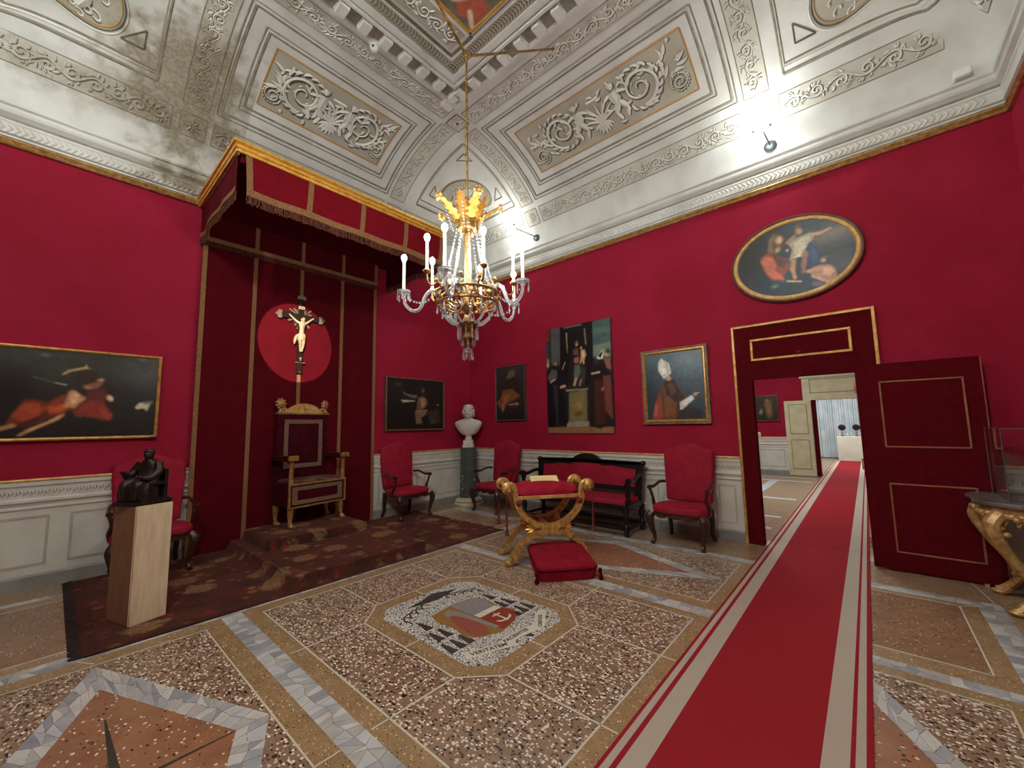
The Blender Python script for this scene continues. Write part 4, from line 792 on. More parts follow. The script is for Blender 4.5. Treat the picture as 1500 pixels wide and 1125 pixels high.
OPS['saint']=[('g',(38,35,30),(26,22,19)),('e',0.184,0.89,0.1,0.08,0,(66,64,58),0.95),('e',0.293,0.589,0.2,0.12,0,(46,46,44),0.95),('p',[(0.246,0.769),(0.308,0.718),(0.418,0.689),(0.515,0.694),(0.49,0.618),(0.371,0.649),(0.277,0.698)],(126,98,74),3),('p',[(0.217,0.585),(0.451,0.589),(0.49,0.562),(0.263,0.53)],(172,162,138),2),('e',0.614,0.788,0.045,0.08,0,(110,84,62),0.7),('e',0.621,0.72,0.035,0.05,0,(60,50,42),0.8),('p',[(0.516,0.637),(0.615,0.681),(0.69,0.609),(0.7,0.514),(0.616,0.397),(0.492,0.357)],(112,80,58),4),('p',[(0.565,0.622),(0.649,0.645),(0.666,0.512),(0.583,0.415)],(160,118,86),5),('l',(0.492,0.357),(0.684,0.379),0.02,(150,130,104),0.7),('p',[(0.469,0.356),(0.667,0.379),(0.684,0.304),(0.584,0.228),(0.617,0.115),(0.493,0.098),(0.479,0.227)],(120,92,64),4),('p',[(0.684,0.342),(0.893,0.423),(0.965,0.15),(0.753,0.075)],(60,48,40),5),('e',0.816,0.152,0.07,0.06,0,(92,72,54),0.9),('e',0.893,0.502,0.035,0.025,0,(150,142,128),0.8)]
OPS['dark']=[('g',(56,52,50),(30,26,24)),('p',[(0.384,0.801),(0.487,0.917),(0.685,0.955),(0.679,0.817),(0.482,0.754)],(100,90,62),4),('e',0.47,0.769,0.07,0.045,0,(110,76,54),0.8),('p',[(0.315,0.753),(0.679,0.8),(0.861,0.534),(0.538,0.446),(0.277,0.597)],(44,36,32),5),('p',[(0.172,0.427),(0.243,0.564),(0.607,0.581),(0.888,0.431),(0.665,0.373),(0.402,0.297),(0.231,0.129),(0.165,0.218),(-0.004,0.328)],(122,72,38),4),('p',[(0.24,0.459),(0.54,0.515),(0.471,0.381),(0.268,0.284)],(150,96,52),5),('p',[(0.435,0.295),(0.665,0.356),(0.914,0.296),(0.658,0.187)],(70,44,30),4),('l',(0.235,0.303),(0.265,0.197),0.02,(186,150,116),0.7),('l',(0.467,0.278),(0.79,0.301),0.02,(190,150,116),0.7),('e',0.757,0.285,0.05,0.03,0,(180,140,110),0.8)]
def tagplate(r,f):
    b=B(); t,z=.80,1.535; b.add([f(t+i*.06,z+j*.02-.018,k) for k in (.07,.075) for j in (0,1) for i in (0,1)],[(0,1,3,2),(4,6,7,5),(0,4,5,1),(2,3,7,6),(0,2,6,4),(1,5,7,3)]); obj('title_plate',b,m_blackp,r,smooth=0)
fp=[(0,.03),(.004,.06),(.018,.066),(.032,.06),(.038,.05)]
picture('reclining_figure_painting','wide dark painting of a reclining figure in orange drapery, narrow gilt frame',w1,-1.0,.868,1.515,2.53,OPS['recline'],fp,[(m_pgold,fp)],seed=3,extra=tagplate)
picture('saint_with_scroll_painting','dark painting of a half-naked saint beside the canopy, thin brown frame',w1,4.01,5.39,1.52,2.545,OPS['saint'],fp,[(m_pbrown,fp)],seed=4)
fp2=[(0,.03),(.006,.05),(.02,.055),(.034,.045)]
picture('bishop_prayer_painting','narrow dark painting of a figure in ochre robe left of the altarpiece',w2,-5.84,-5.022,1.675,2.815,OPS['dark'],fp2,[(M('picture_frame_dark',(66,54,48),.5),fp2)],seed=5)
picture('altarpiece_painting','tall unframed altarpiece with enthroned mother and child above standing friars',w2,-4.50,-3.138,1.432,3.395,OPS['altar'],[],[],seed=6,o=.03,extra=None)
fp3=[(0,.02),(.0,.055),(.012,.06),(.02,.05),(.028,.05),(.034,.066),(.052,.07),(.062,.056),(.07,.05)]
m_bf=M('grey_gilt_frame',(150,128,96),.5,.2,(112,94,72),12,4)
picture('bishop_portrait','portrait of a bearded bishop in white mitre on blue ground, grey-gilt frame',w2,-2.628,-1.646,1.572,2.716,OPS['bishop'],fp3,[(m_bf,fp3[:6]),(m_pgold,fp3[5:])],seed=7)
# oval over the door
def oval():
    cx,cz,rx,rz=-.555,3.66,.705,.555
    r=thing('oval_painting','oval painting of mother, child and kneeling figure in gilt frame over doorway','painting',(cx,BY,cz-rz))
    f=lambda t,z,k:(t,-k,z+rz)
    nx,ny=180,140; ix,iz=rx-.07,rz-.07
    ops=OPS['oval']
    I=paint(nx,ny,ops,9); canvas('canvas',lambda u,v:f((u*2-1)*ix,(v*2-1)*iz,.04),nx,ny,I,m_oil,r,True)
    n=64
    for m_,pf in ((m_pbrown,[(0,.0),(0,.05),(.014,.064),(.03,.058),(.034,.05)]),(m_goldp,[(.03,.0),(.03,.052),(.045,.06),(.07,.056),(.082,.044),(.082,.0)])):
        b=B(); vs=[]
        for ins,dep in pf: vs+=[f((rx-ins)*cos(2*PI*k/n),(rz-ins)*sin(2*PI*k/n),dep+.001) for k in range(n)]
        b.add(vs,[(i*n+k,i*n+(k+1)%n,(i+1)*n+(k+1)%n,(i+1)*n+k) for i in range(len(pf)-1) for k in range(n)]); obj('frame',b,m_,r,smooth=40)
    b=B(); b.prism([((rx-.08)*cos(2*PI*k/n),(rz-.08)*sin(2*PI*k/n)) for k in range(n)],.002,.038,lambda a,c,k:f(a,c,k)); obj('stretcher',b,m_wood,r,smooth=0)
oval()
# ceiling fresco with gilt frame
fx0,fx1,fy0,fy1=-3.35,-1.98,1.835,3.145
nx,ny=110,105
I=paint(nx,ny,[('g',(112,104,92),(84,74,60)),('p',[(0,0),(.3,.0),(.5,.3),(.3,.6),(0,.5)],(66,58,46),4),('p',[(.05,.8),(.12,.98),(.3,.95),(.34,.7),(.2,.6)],(172,84,58),2),('p',[(.1,.7),(.2,.78),(.22,.6),(.1,.55)],(206,190,170),2),('l',(.14,.86),(.06,.96),.03,(214,186,160)),('p',[(.3,.9),(.5,1),(.6,.8),(.4,.66)],(84,104,84),3),('e',.5,.5,.2,.2,0,(176,160,140),.7),('e',.75,.3,.2,.2,0,(120,92,78),.7),('p',[(.6,.6),(.8,.7),(.9,.5),(.7,.4)],(84,96,120),3),('e',.3,.35,.12,.12,0,(150,92,70),.6)],11)
fr=thing('ceiling_fresco','coloured figure fresco in gilt frame at the top of the vault','fresco',((fx0+fx1)/2,(fy0+fy1)/2,ZF))
hx,hy=(fx1-fx0)/2,(fy1-fy0)/2
canvas('fresco_field',lambda u,v:(hx*(2*u-1),hy*(2*v-1),-.012),nx,ny,I,m_fresco,fr)
for m_,w,h in ((m_goldb,.03,.035),(m_vault,-.05,.026)):
    b=B(); s=w
    for (p,q,r_,t_) in ((-hx,hx,-hy,-hy+s),(-hx,hx,hy-s,hy),(-hx,-hx+s,-hy,hy),(hx-s,hx,-hy,hy)): b.box(min(p,q),max(p,q),min(r_,t_),max(r_,t_),-h,0)
    obj('frame',b,m_,fr,smooth=0)
# ------------------------------------------------------------------ throne canopy
CY0,CY1,CXF,CZT=1.17,4.03,-4.975,4.66
cnp=thing('throne_canopy','red velvet canopy with gilt cornice and gold braid hanging over the throne','canopy',(-A,2.6,0))
def L_(b): # shift to canopy origin
    b.v=[(x+A,y-2.6,z) for x,y,z in b.v]; return b
b=B(); b.box(-A+.01,CXF-.02,CY0+.03,CY1-.03,4.56,4.70); obj('tester_board',L_(b),m_velvet,cnp,smooth=0)
prof=[(0,4.645),(.03,4.645),(.036,4.66),(.012,4.672),(.012,4.684),(.042,4.69),(.05,4.71),(.022,4.722),(.022,4.732),(.062,4.742),(.066,4.765),(0,4.765)]
b=B(); vs=[]; n=len(prof)
for o_,z in prof: vs+=[(-A+.005,CY0-o_,z),(CXF+o_,CY0-o_,z),(CXF+o_,CY1+o_,z),(-A+.005,CY1+o_,z)]
b.add(vs,[(i*4+k,i*4+k+1,((i+1)%n)*4+k+1,((i+1)%n)*4+k) for i in range(n) for k in range(3)]); obj('gilt_cornice',L_(b),m_goldb,cnp,smooth=0)
BS=[1.262,1.94,2.637,3.322,3.985]
def fv(u,v,o=0):  # front valance: u world y, v 0 top..1 bottom
    k=(u-BS[0])/.682; sc=abs(sin(PI*k)); 
    return (CXF+.012-.055*v*v-.02*v*sc*sin(u*9)*.6+o, u+.04*v*(1 if u<1.3 else 0), 4.655-(.40+.035*(1-sc)+.04*sc)*v)
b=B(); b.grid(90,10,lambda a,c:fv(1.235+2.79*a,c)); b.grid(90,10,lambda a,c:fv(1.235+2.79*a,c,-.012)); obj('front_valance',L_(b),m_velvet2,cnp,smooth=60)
for y in BS:
    b=B(); b.grid(2,10,lambda a,c:fv(y-.032+.064*a,c*1.02,.006)); b.grid(2,10,lambda a,c:fv(y-.032+.064*a,c*1.02,.001)); obj('braid_strip',L_(b),m_braid,cnp)
b=B(); b.grid(90,2,lambda a,c:fv(1.232+2.8*a,.86+.16*c,.009)); b.grid(90,2,lambda a,c:fv(1.232+2.8*a,.86+.16*c,.002)); obj('braid_strip',L_(b),m_braid,cnp)
def fringe(fn,n,drop,name='fringe'):
    b=B()
    for i in range(n):
        a=(i+.5)/n; p=Vector(fn(a)); r=.5*(Vector(fn(min(1,a+.5/n)))-Vector(fn(max(0,a-.5/n)))).length; d=drop*rng.uniform(.88,1.1); j=rng.uniform(-.008,.008)
        b.tube([p,p+Vector((j,j,-d*.5)),p+Vector((j*1.5,-j,-d))],[r*1.0,r*1.15,r*.9],4,up=(0,0,1) if False else None)
    o=obj(name,L_(b),m_fringe,cnp,smooth=60); o['kind']='stuff'; return o
fringe(lambda a:fv(1.235+2.79*a,1.0,-.002),230,.105)
for yv,sg in ((CY0+.005,1),(CY1-.005,-1)):
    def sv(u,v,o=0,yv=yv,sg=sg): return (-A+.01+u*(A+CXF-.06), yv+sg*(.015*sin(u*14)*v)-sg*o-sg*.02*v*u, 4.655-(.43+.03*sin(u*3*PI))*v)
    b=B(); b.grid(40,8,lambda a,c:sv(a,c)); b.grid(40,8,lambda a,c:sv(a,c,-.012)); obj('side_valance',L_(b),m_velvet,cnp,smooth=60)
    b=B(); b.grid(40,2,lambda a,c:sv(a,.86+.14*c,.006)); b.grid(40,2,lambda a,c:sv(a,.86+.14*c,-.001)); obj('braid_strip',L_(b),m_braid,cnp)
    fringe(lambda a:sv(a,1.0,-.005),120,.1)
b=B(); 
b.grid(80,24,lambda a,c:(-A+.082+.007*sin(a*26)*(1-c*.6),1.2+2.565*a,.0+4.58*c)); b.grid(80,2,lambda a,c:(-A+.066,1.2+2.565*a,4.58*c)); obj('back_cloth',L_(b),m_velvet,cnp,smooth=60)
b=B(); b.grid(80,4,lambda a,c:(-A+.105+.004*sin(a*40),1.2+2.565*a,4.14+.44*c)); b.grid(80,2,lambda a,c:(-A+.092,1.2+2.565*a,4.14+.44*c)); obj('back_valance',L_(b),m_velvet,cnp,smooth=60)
for y in (1.225,1.83,2.477,3.135,3.745):
    b=B(); b.grid(2,20,lambda a,c:(-A+.097,y-.026+.052*a,.01+4.1*c)); b.grid(2,20,lambda a,c:(-A+.09,y-.026+.052*a,.01+4.1*c)); obj('braid_strip',L_(b),m_braid,cnp)
    b=B(); b.box(-A+.105,-A+.116,y-.026,y+.026,4.17,4.57); obj('braid_strip',L_(b),m_braid,cnp)
b=B(); b.box(-A+.107,-A+.119,1.2,3.77,4.17,4.23); obj('braid_strip',L_(b),m_braid,cnp)
fringe(lambda a:(-A+.105,1.2+2.565*a,4.17),160,.07)
# ------------------------------------------------------------------ rug over the two steps
def ss(t): t=max(0,min(1,t)); return t*t*(3-2*t)
def bump_(x,y,xf,ya_,yb_,h,e=.045): return h*ss((xf-x)/e+.5)*ss((y-ya_)/e+.5)*ss((yb_-y)/e+.5)
def rug_h(x,y):
    h=max(bump_(x,y,-4.4,1.66,3.33,.11),bump_(x,y,-5.6,1.83,3.15,.222))
    return .012+h+.004*sin(x*7+y*3)*sin(y*5.3)+.012*math.exp(-((x+5.25)**2+(y-3.36)**2)/.02)+.03*math.exp(-((x+4.85)**2/.03+(y-1.63)**2/.004))
g=NB('oriental_rug',.95); p=g.pos(); x,y,z=g.sep(p); w=g.n('ShaderNodeVectorMath',operation='MULTIPLY'); g.L.new(p,w.inputs[0]); w.inputs[1].default_value=(1,1,.5)
n1=g.noise(p,3.2,5); n2=g.noise(p,22,4); v=g.vor(w.outputs[0],2.1,rnd=.55); v2=g.vor(w.outputs[0],9); cs=g.n('ShaderNodeSeparateColor'); g.L.new(v2.outputs['Color'],cs.inputs[0]); v3=g.vor(w.outputs[0],24,'DISTANCE_TO_EDGE')
c=g.mix(g.smooth(n1,.35,.65),lin((82,40,32)),lin((60,34,27)))
md=g.math('SUBTRACT',1,g.smooth(g.math('ADD',v.outputs['Distance'],g.math('MULTIPLY',n2,.25)),.36,.46)); c=g.mix(g.math('MULTIPLY',md,.85),c,g.mix(n2,lin((152,116,74)),lin((108,80,54))))
fl_=g.math('MULTIPLY',g.math('GREATER_THAN',cs.outputs[0],.62),g.math('SUBTRACT',1,g.smooth(v2.outputs['Distance'],.2,.5))); c=g.mix(g.math('MULTIPLY',fl_,.75),c,g.mix(cs.outputs[1],lin((132,40,40)),lin((150,116,76))))
c=g.mix(g.math('MULTIPLY',g.math('SUBTRACT',1,g.smooth(v3.outputs['Distance'],.02,.09)),.55),c,lin((44,22,20)))
ed=g.math('MAXIMUM',g.math('GREATER_THAN',x,-4.37),g.math('LESS_THAN',y,.34)); c=g.mix(g.math('MULTIPLY',ed,.6),c,lin((50,22,20)))
g.base(c); g.bump(n2,.5,.01); g.b.inputs['Specular IOR Level'].default_value=.1; g.b.inputs['Sheen Weight'].default_value=.25; g.b.inputs['Sheen Tint'].default_value=lin((190,130,110)); m_rug=g.m
RX0,RX1,RY0,RY1=-A+.105,-4.31,.24,4.67
b=B(); nu,nv=84,160
def rp(a,c):
    x_=RX0+(RX1-RX0)*a; y_=RY0+(RY1-RY0)*c; e=.018*sin(x_*23)*(1 if c in(0.,1.) else 0)
    return (x_,y_+e,rug_h(x_,y_))
b.grid(nu,nv,rp); W_=nu+1
per=[i for i in range(W_)]+[(j+1)*W_-1 for j in range(1,nv+1)]+[nv*W_+i for i in range(nu-1,-1,-1)]+[j*W_ for j in range(nv-1,0,-1)]
o_=len(b.v); b.v+=[(b.v[i][0],b.v[i][1],.003) for i in per]; k=len(per); b.f+=[(per[i],per[(i+1)%k],o_+(i+1)%k,o_+i) for i in range(k)]; b.mi+=[0]*k
rug=tag(obj('oriental_rug',b,m_rug,smooth=60),'worn dark red patterned rug draped over the throne steps','rug')
# rug fringe at the near end
b=B()
for i in range(90):
    x_=RX0+(RX1-RX0)*(i+.5)/90; b.tube([(x_,RY0+.01,.012),(x_+rng.uniform(-.01,.01),RY0-.03,.009),(x_+rng.uniform(-.02,.02),RY0-.06,.005)],[.008,.008,.005],4)
o=obj('rug_fringe',b,M('rug_fringe_dark',(48,30,24),.95),rug); o['kind']='stuff'
def skin_body(name,J,E,mat,parent,sub=2,root=0):
    """continuous body grown over a skeleton: J list of (pos, radius)"""
    me=bpy.data.meshes.new(name); me.from_pydata([j[0] for j in J],E,[]); me.materials.append(mat)
    o=bpy.data.objects.new(name,me); COL.objects.link(o); o.parent=parent
    md=o.modifiers.new('skin','SKIN'); md.use_smooth_shade=True
    if not me.skin_vertices: 
        return o
    for i,(p,r) in enumerate(J):
        sv=me.skin_vertices[0].data[i]; r=r if isinstance(r,tuple) else (r,r); sv.radius=r; sv.use_root=(i==root)
    m2=o.modifiers.new('sub','SUBSURF'); m2.levels=sub; m2.render_levels=sub
    return o
# ------------------------------------------------------------------ throne (faces +x locally)
th=thing('throne','tall gilt and red velvet throne with arched crest on the carpeted steps','throne',(-6.30,2.60,.236),math.radians(9))
m_thv=M('throne_velvet',(70,8,18),.9,0,(52,5,13),12,4,sheen=.15,bump=.2,bscale=90,spec=.1); m_thg=M('throne_gilt',(176,134,74),.45,.35,(134,94,50),14,4,bump=.2,bscale=50); m_thb=M('throne_braid',(126,98,72),.85,0,(98,74,54),60,3,bump=.4,bscale=200)
XF,XB=.2,-.24
b=B(); b.box(XB-.05,XB+.02,-.40,.40,.30,1.585); obj('backrest',b,m_thv,th,smooth=0,bevel=.012)
for y0_,y1_,z0_,z1_ in ((-.30,.30,1.44,1.50),(-.30,.30,.78,.84),(-.30,-.24,.84,1.44),(.24,.30,.84,1.44)):
    b=B(); b.box(XB+.02,XB+.028,y0_,y1_,z0_,z1_); obj('braid_strip',b,m_thb,th,smooth=0)
b=B(); b.box(XB-.055,XB+.035,-.41,.41,1.58,1.60); obj('crest_rail',b,m_thg,th,smooth=0)
pts=[(.26*cos(t),.135*sin(t)) for t in [PI*i/20 for i in range(21)]]
b=B(); b.prism([(a,1.60+c) for a,c in pts],XB-.03,XB+.025,lambda a,c,k:(k,a,c)); b.tube([(XB+.02,a*.99,1.60+c*.99) for a,c in pts],.013,6)
crest=obj('crest',b,m_goldp,th)
for s in (-1,1):
    b=B(); b.tube([(XB,s*(.295+.04*cos(t)*(1-i/30)),1.638+.036*sin(t)*(1-i/30)) for i,t in enumerate([2.2*PI*k/18 for k in range(19)])],.014,6); obj('volute',b,m_goldp,crest)
b=B()
for k in range(4):
    a=k*PI/2; b.tube([(XB+.03,0,1.66),(XB+.03,.045*sin(a),1.66+.05*cos(a))],[.012,.003],6)
obj('crest_ornament',b,m_thg,crest)
for s in (-1,1):
    b=B(); y_=s*.355; b.lathe([(.05,1.60),(.05,1.615),(.03,1.625),(.022,1.66),(.035,1.675)],12,(XB,y_,0))
    b.ball((XB,y_,1.735),(.03,.06,.065),12,8)
    for k in range(9): a=2*PI*k/9; b.ball((XB,y_+.062*cos(a),1.735+.068*sin(a)),(.02,.02,.02),6,5)
    obj('finial',b,m_thg,th)
for s in (-1,1):
    b=B(); b.box(XB-.02,XF+.03,s*.40-.06,s*.40+.06,.905,.978); b.tube([(XF+.03,s*.40-.055,.95),(XF+.03,s*.40+.055,.95)],.03,8); arm=obj('armrest',b,m_thv,th,smooth=30,bevel=.012)
    b=B(); b.box(XF+.0,XF+.065,s*.40-.065,s*.40+.065,.915,.988); obj('arm_scroll',b,m_thg,arm,smooth=0,bevel=.015)
    b=B(); b.tube([(XF-.01,s*.40,.58),(XF-.015,s*.40,.7),(XF-.01,s*.40,.86),(XF,s*.40,.935)],[.034,.03,.026,.036],8); obj('arm_post',b,m_thg,th)
    b=B(); b.box(XB,XF-.02,s*.41-.02,s*.41+.02,.29,.60); obj('side_panel',b,m_thv,th,smooth=0)
b=B(); b.box(XB,XF,-.42,.42,.28,.585); obj('seat_box',b,m_thv,th,smooth=0)
b=B(); b.pillow([(XB+.03,-.37),(XF-.01,-.38),(XF-.01,.38),(XB+.03,.37)],.57,.64,.03); obj('seat_cushion',b,M('throne_seat_cloth',(112,74,54),.85,0,(72,24,26),7,4,.4,.6),th)
for y0_,y1_,z0_,z1_,m in ((-.44,.44,.575,.60,m_thg),(-.44,.44,.265,.285,m_thg),(-.44,-.415,.285,.575,m_thg),(.415,.44,.285,.575,m_thg),(-.385,.385,.50,.555,m_thb),(-.385,.385,.31,.365,m_thb),(-.385,-.31,.365,.50,m_thb),(.31,.385,.365,.50,m_thb)):
    b=B(); b.box(XF-.005,XF+(.02 if m is m_thg else .008),y0_,y1_,z0_,z1_); obj('front_strip',b,m,th,smooth=0)
for xq in (XB+.03,XF-.03):
    for s in (-1,1):
        b=B(); b.tube([(xq,s*.38,.28),(xq,s*.385,.18),(xq+.01,s*.39,.09),(xq+.02,s*.39,.045)],[.045,.04,.026,.03],8)
        lg=obj('leg',b,m_thg,th); b=B(); b.ball((xq+.03,s*.39,.034),(.048,.04,.034),10,6)
        for k in (-1,0,1): b.ball((xq+.07,s*.39+k*.026,.02),(.026,.014,.019),6,5)
        obj('claw_foot',b,m_thg,lg)
# ------------------------------------------------------------------ crucifix on the back cloth
m_cross=M('crucifix_wood',(40,24,18),.7,0,(28,17,13),10,4,bump=.1,spec=.1); m_silver=M('tarnished_silver_gilt',(128,106,82),.45,.5,(112,92,68),14,3); m_ivory=M('ivory',(186,158,120),.6,0,(160,130,96),12,4)
cx_=thing('crucifix','dark wooden crucifix with pale carved figure and silver rays above the throne','crucifix',(-A+.10,2.47,2.44))
g_=lambda y,z,k=0:(k,y,z-2.44)
b=B(); b.box(0,.03,-.042,.042,0,1.22); b.box(.002,.034,-.31,-.041,.85,.94); b.box(.002,.034,.041,.31,.85,.94); obj('cross',b,m_cross,cx_,smooth=0,bevel=.006)
for (yc,zc_,a) in ((-.33,.895,PI),(.33,.895,0),(0,1.23,PI/2)):
    b=B(); P=[(-.06,-.062),(-.01,-.066),(.012,-.03),(.045,0),(.012,.03),(-.01,.066),(-.06,.062),(-.05,.0)]
    b.prism([(yc+p*cos(a)-q*sin(a),zc_+p*sin(a)+q*cos(a)) for p,q in P],-.005,.04,lambda y,z,k:(k,y,z)); obj('arm_terminal',b,m_silver,cx_,smooth=0,bevel=.006)
for k in range(20):
    a=2*PI*k/20+.08
    if min(abs(((a/(PI/2))%1)),1-abs((a/(PI/2))%1))<.14: continue
    l=.125+.035*((k*7)%3); w=.009+.003*(k%2)
    b=B(); b.prism([(.04*cos(a)-w*sin(a)*.5,.895+.04*sin(a)+w*cos(a)*.5),(l*cos(a)-w*1.5*sin(a),.895+l*sin(a)+w*1.5*cos(a)),((l+.01)*cos(a),.895+(l+.01)*sin(a)),(l*cos(a)+w*1.5*sin(a),.895+l*sin(a)-w*1.5*cos(a)),(.04*cos(a)+w*sin(a)*.5,.895+.04*sin(a)-w*cos(a)*.5)],.004,.016,lambda y,z,k_:(k_,y,z)); obj('ray',b,m_silver,cx_,smooth=0)
b=B(); b.box(.03,.04,-.045,.045,1.02,1.065); plq=obj('title_plaque',b,m_ivory,cx_,smooth=0)
text_on('plaque_letters','INRI',.034,Matrix(((0,0,1,.0405),(1,0,0,0),(0,1,0,1.042),(0,0,0,1))),m_black,plq,.0003)
C0=(.062,0,.60)
J=[((.062,-.005,.60),(.05,.034)),((.066,0,.66),(.046,.032)),((.066,.004,.74),(.058,.038)),((.062,.004,.785),(.05,.032)),((.066,.004,.815),.02),((.074,.010,.845),.03),((.076,.012,.872),.026),
 ((.060,-.062,.80),.021),((.052,-.115,.845),.016),((.046,-.165,.895),.0115),((.046,-.185,.912),.011),
 ((.060,.066,.80),.021),((.052,.115,.845),.016),((.046,.165,.89),.0115),((.046,.186,.905),.011),
 ((.064,-.03,.565),.033),((.085,-.022,.46),.023),((.066,-.012,.36),.015),((.074,-.008,.335),.014),
 ((.064,.026,.565),.033),((.082,.024,.46),.023),((.066,.012,.365),.015),((.074,.01,.34),.014)]
E=[(0,1),(1,2),(2,3),(3,4),(4,5),(5,6),(3,7),(7,8),(8,9),(9,10),(3,11),(11,12),(12,13),(13,14),(0,15),(15,16),(16,17),(17,18),(0,19),(19,20),(20,21),(21,22)]
cor=skin_body('figure',J,E,m_ivory,cx_)
b=B(); b.loft([[(.064+.048*cos(t)*k,.0+.058*sin(t)*k,z) for t in [2*PI*i/14 for i in range(14)]] for z,k in ((.62,.95),(.59,1.05),(.555,1.08),(.52,.98))]); b.tube([(.06,-.055,.6),(.07,-.085,.56),(.064,-.095,.50),(.06,-.10,.45)],[.02,.022,.02,.006],6); obj('loincloth',b,m_ivory,cx_)
b=B(); b.ball((.084,.014,.852),(.031,.027,.037),16,14,lambda x,y,z:(x+(.010*math.exp(-((y/.007)**2+((z+.004)/.012)**2)) if x>0 else 0),y*(1-.25*max(0,-z/.037)),z)); b.ball((.06,.014,.858),(.03,.034,.034),12,8); b.ball((.096,.014,.822),(.014,.014,.016),8,6); obj('head',b,m_ivory,cx_,smooth=80)
b=B(); b.tube([(.074+.036*cos(t)*.9,.014+.034*sin(t),.872) for t in [2*PI*i/12 for i in range(12)]],.007,5,closed=True); obj('crown_of_thorns',b,m_wood,cx_)
b=B(); b.ball((.055,.0,.235),(.028,.026,.03),10,8); b.ball((.06,0,.21),(.02,.018,.018),8,6); obj('skull',b,m_silver,cx_)
b=B(); b.tube([(.045,-.07,.18),(.05,.07,.165)],.008,6); b.tube([(.045,-.07,.165),(.05,.07,.18)],.008,6); obj('crossed_bones',b,m_silver,cx_)
b=B(); b.ball((.033,0,.03),.012,8,6); obj('screw_head',b,m_silver,cx_)
# ------------------------------------------------------------------ armchairs (front is -y)
def superell(w,d,n=28,e=3.2):
    return [(w/2*math.copysign(abs(cos(t))**(2/e),cos(t)),d/2*math.copysign(abs(sin(t))**(2/e),sin(t))) for t in [2*PI*i/n for i in range(n)]]
def make_chair(label,loc,rz):
    r=thing('armchair',label,'armchair',loc,rz,'red upholstered armchairs along the walls')
    seat=[(x*(1-.07*(y/.3)) ,y-.02) for x,y in superell(.70,.58)]
    b=B(); b.pillow(seat,.425,.50,.035); obj('seat',b,m_uphol,r,smooth=60)
    b=B(); b.prism([(x*.985,y*.98) for x,y in seat],.385,.43); 
    for s in (-.18,.0,.18): b.prism([(s-.1,.39),(s+.1,.39),(s+.05,.36),(s,.352),(s-.05,.36)],-.315,-.285,lambda a,c,k:(a,k,c))
    obj('seat_rail',b,m_wood,r,smooth=30)
    half=[(0,1.30),(.06,1.297),(.12,1.28),(.18,1.25),(.235,1.225),(.29,1.215),(.325,1.20),(.335,1.16),(.33,1.0),(.315,.8),(.30,.62),(.295,.52),(.28,.505)]
    out=[(x,z) for x,z in half]+[(-x,z) for x,z in half[::-1][:-1]]
    tilt=lambda a,c,k:(a,.235+k+(c-.5)*.13,c)
    b=B(); b.pillow(out,.035,-.045,.03,tilt,steps=3); back=obj('backrest',b,m_uphol,r,smooth=60)
    b=B(); b.prism([(x*1.012,(z-.9)*1.006+.9) for x,z in out],.036,.052,tilt); obj('back_panel',b,m_uphol,back,smooth=30)
    for s in (-1,1):
        b=B(); b.tube(bez([(s*.315,-.27,.41),(s*.345,-.30,.34),(s*.325,-.285,.2),(s*.30,-.265,.09),(s*.315,-.29,.03),(s*.32,-.31,.012)],5),lerps([.048,.054,.036,.024,.026,.03],26),8); obj('leg',b,m_wood,r)
        b=B(); b.tube(bez([(s*.275,.24,.42),(s*.28,.26,.25),(s*.275,.27,.12),(s*.29,.31,.012)],5),lerps([.042,.032,.025,.027],16),8); obj('leg',b,m_wood,r)
        b=B(); b.tube(bez([(s*.315,.21,.76),(s*.345,.10,.765),(s*.365,-.06,.72),(s*.375,-.17,.725),(s*.37,-.215,.72)],5),lerps([.022,.02,.02,.026,.03],21),8); arm=obj('arm',b,m_wood,r)
        b=B(); b.tube(bez([(s*.335,-.10,.42),(s*.355,-.11,.5),(s*.345,-.17,.6),(s*.37,-.19,.71)],5),lerps([.028,.024,.018,.02],16),8); obj('arm_support',b,m_wood,arm)
    return r
ch0=make_chair('red armchair against the back wall between the black settee and the doorway',(-1.945,5.665,0),0)
dup(ch0,(-5.42,5.665,0),math.radians(-3),'red armchair against the back wall between the bust column and the settee')
dup(ch0,(-6.30,4.27,.012),math.radians(92),'red armchair just right of the throne canopy, below the saint painting')
dup(ch0,(-6.26,.83,.012),math.radians(90),'red armchair left of the canopy, half hidden by the wooden pedestal')
# ------------------------------------------------------------------ black settee
st=thing('settee','black carved wooden settee with red seat and back under the altarpiece','settee',(-3.6,5.72,0))
tl=lambda a,c,k:(a,.20+k+(c-.5)*.12,c)
top=[(0,1.105),(.1,1.098),(.18,1.07),(.26,1.02),(.33,.985),(.42,.99),(.50,1.02),(.58,1.0),(.7,.965),(.85,.955),(.96,.965),(1.0,1.0)]
bot=[(0,1.02),(.12,1.01),(.22,.965),(.3,.92),(.40,.925),(.52,.935),(.62,.915),(.74,.90),(.88,.90)]
tp=[(-x,z) for x,z in top[::-1][:-1]]+top; bt=[(-x,z) for x,z in bot[::-1][:-1]]+bot
b=B(); b.prism(tp+bt[::-1],-.03,.035,tl); obj('top_rail',b,m_black,st,smooth=30,bevel=.008)
for s in (-1,1):
    b=B(); b.prism([(s*.86,.45),(s*.97,.45),(s*1.0,.98),(s*.88,.93)],-.03,.035,tl); obj('stile',b,m_black,st,smooth=0,bevel=.008)
    b=B(); b.ball(tl(s*.985,.985,0),(.045,.05,.04),10,7); obj('stile_scroll',b,m_black,st)
b=B(); b.prism([(-.9,.56),(.9,.56),(.9,.63),(-.9,.63)],-.025,.03,tl); obj('lower_rail',b,m_black,st,smooth=0,bevel=.006)
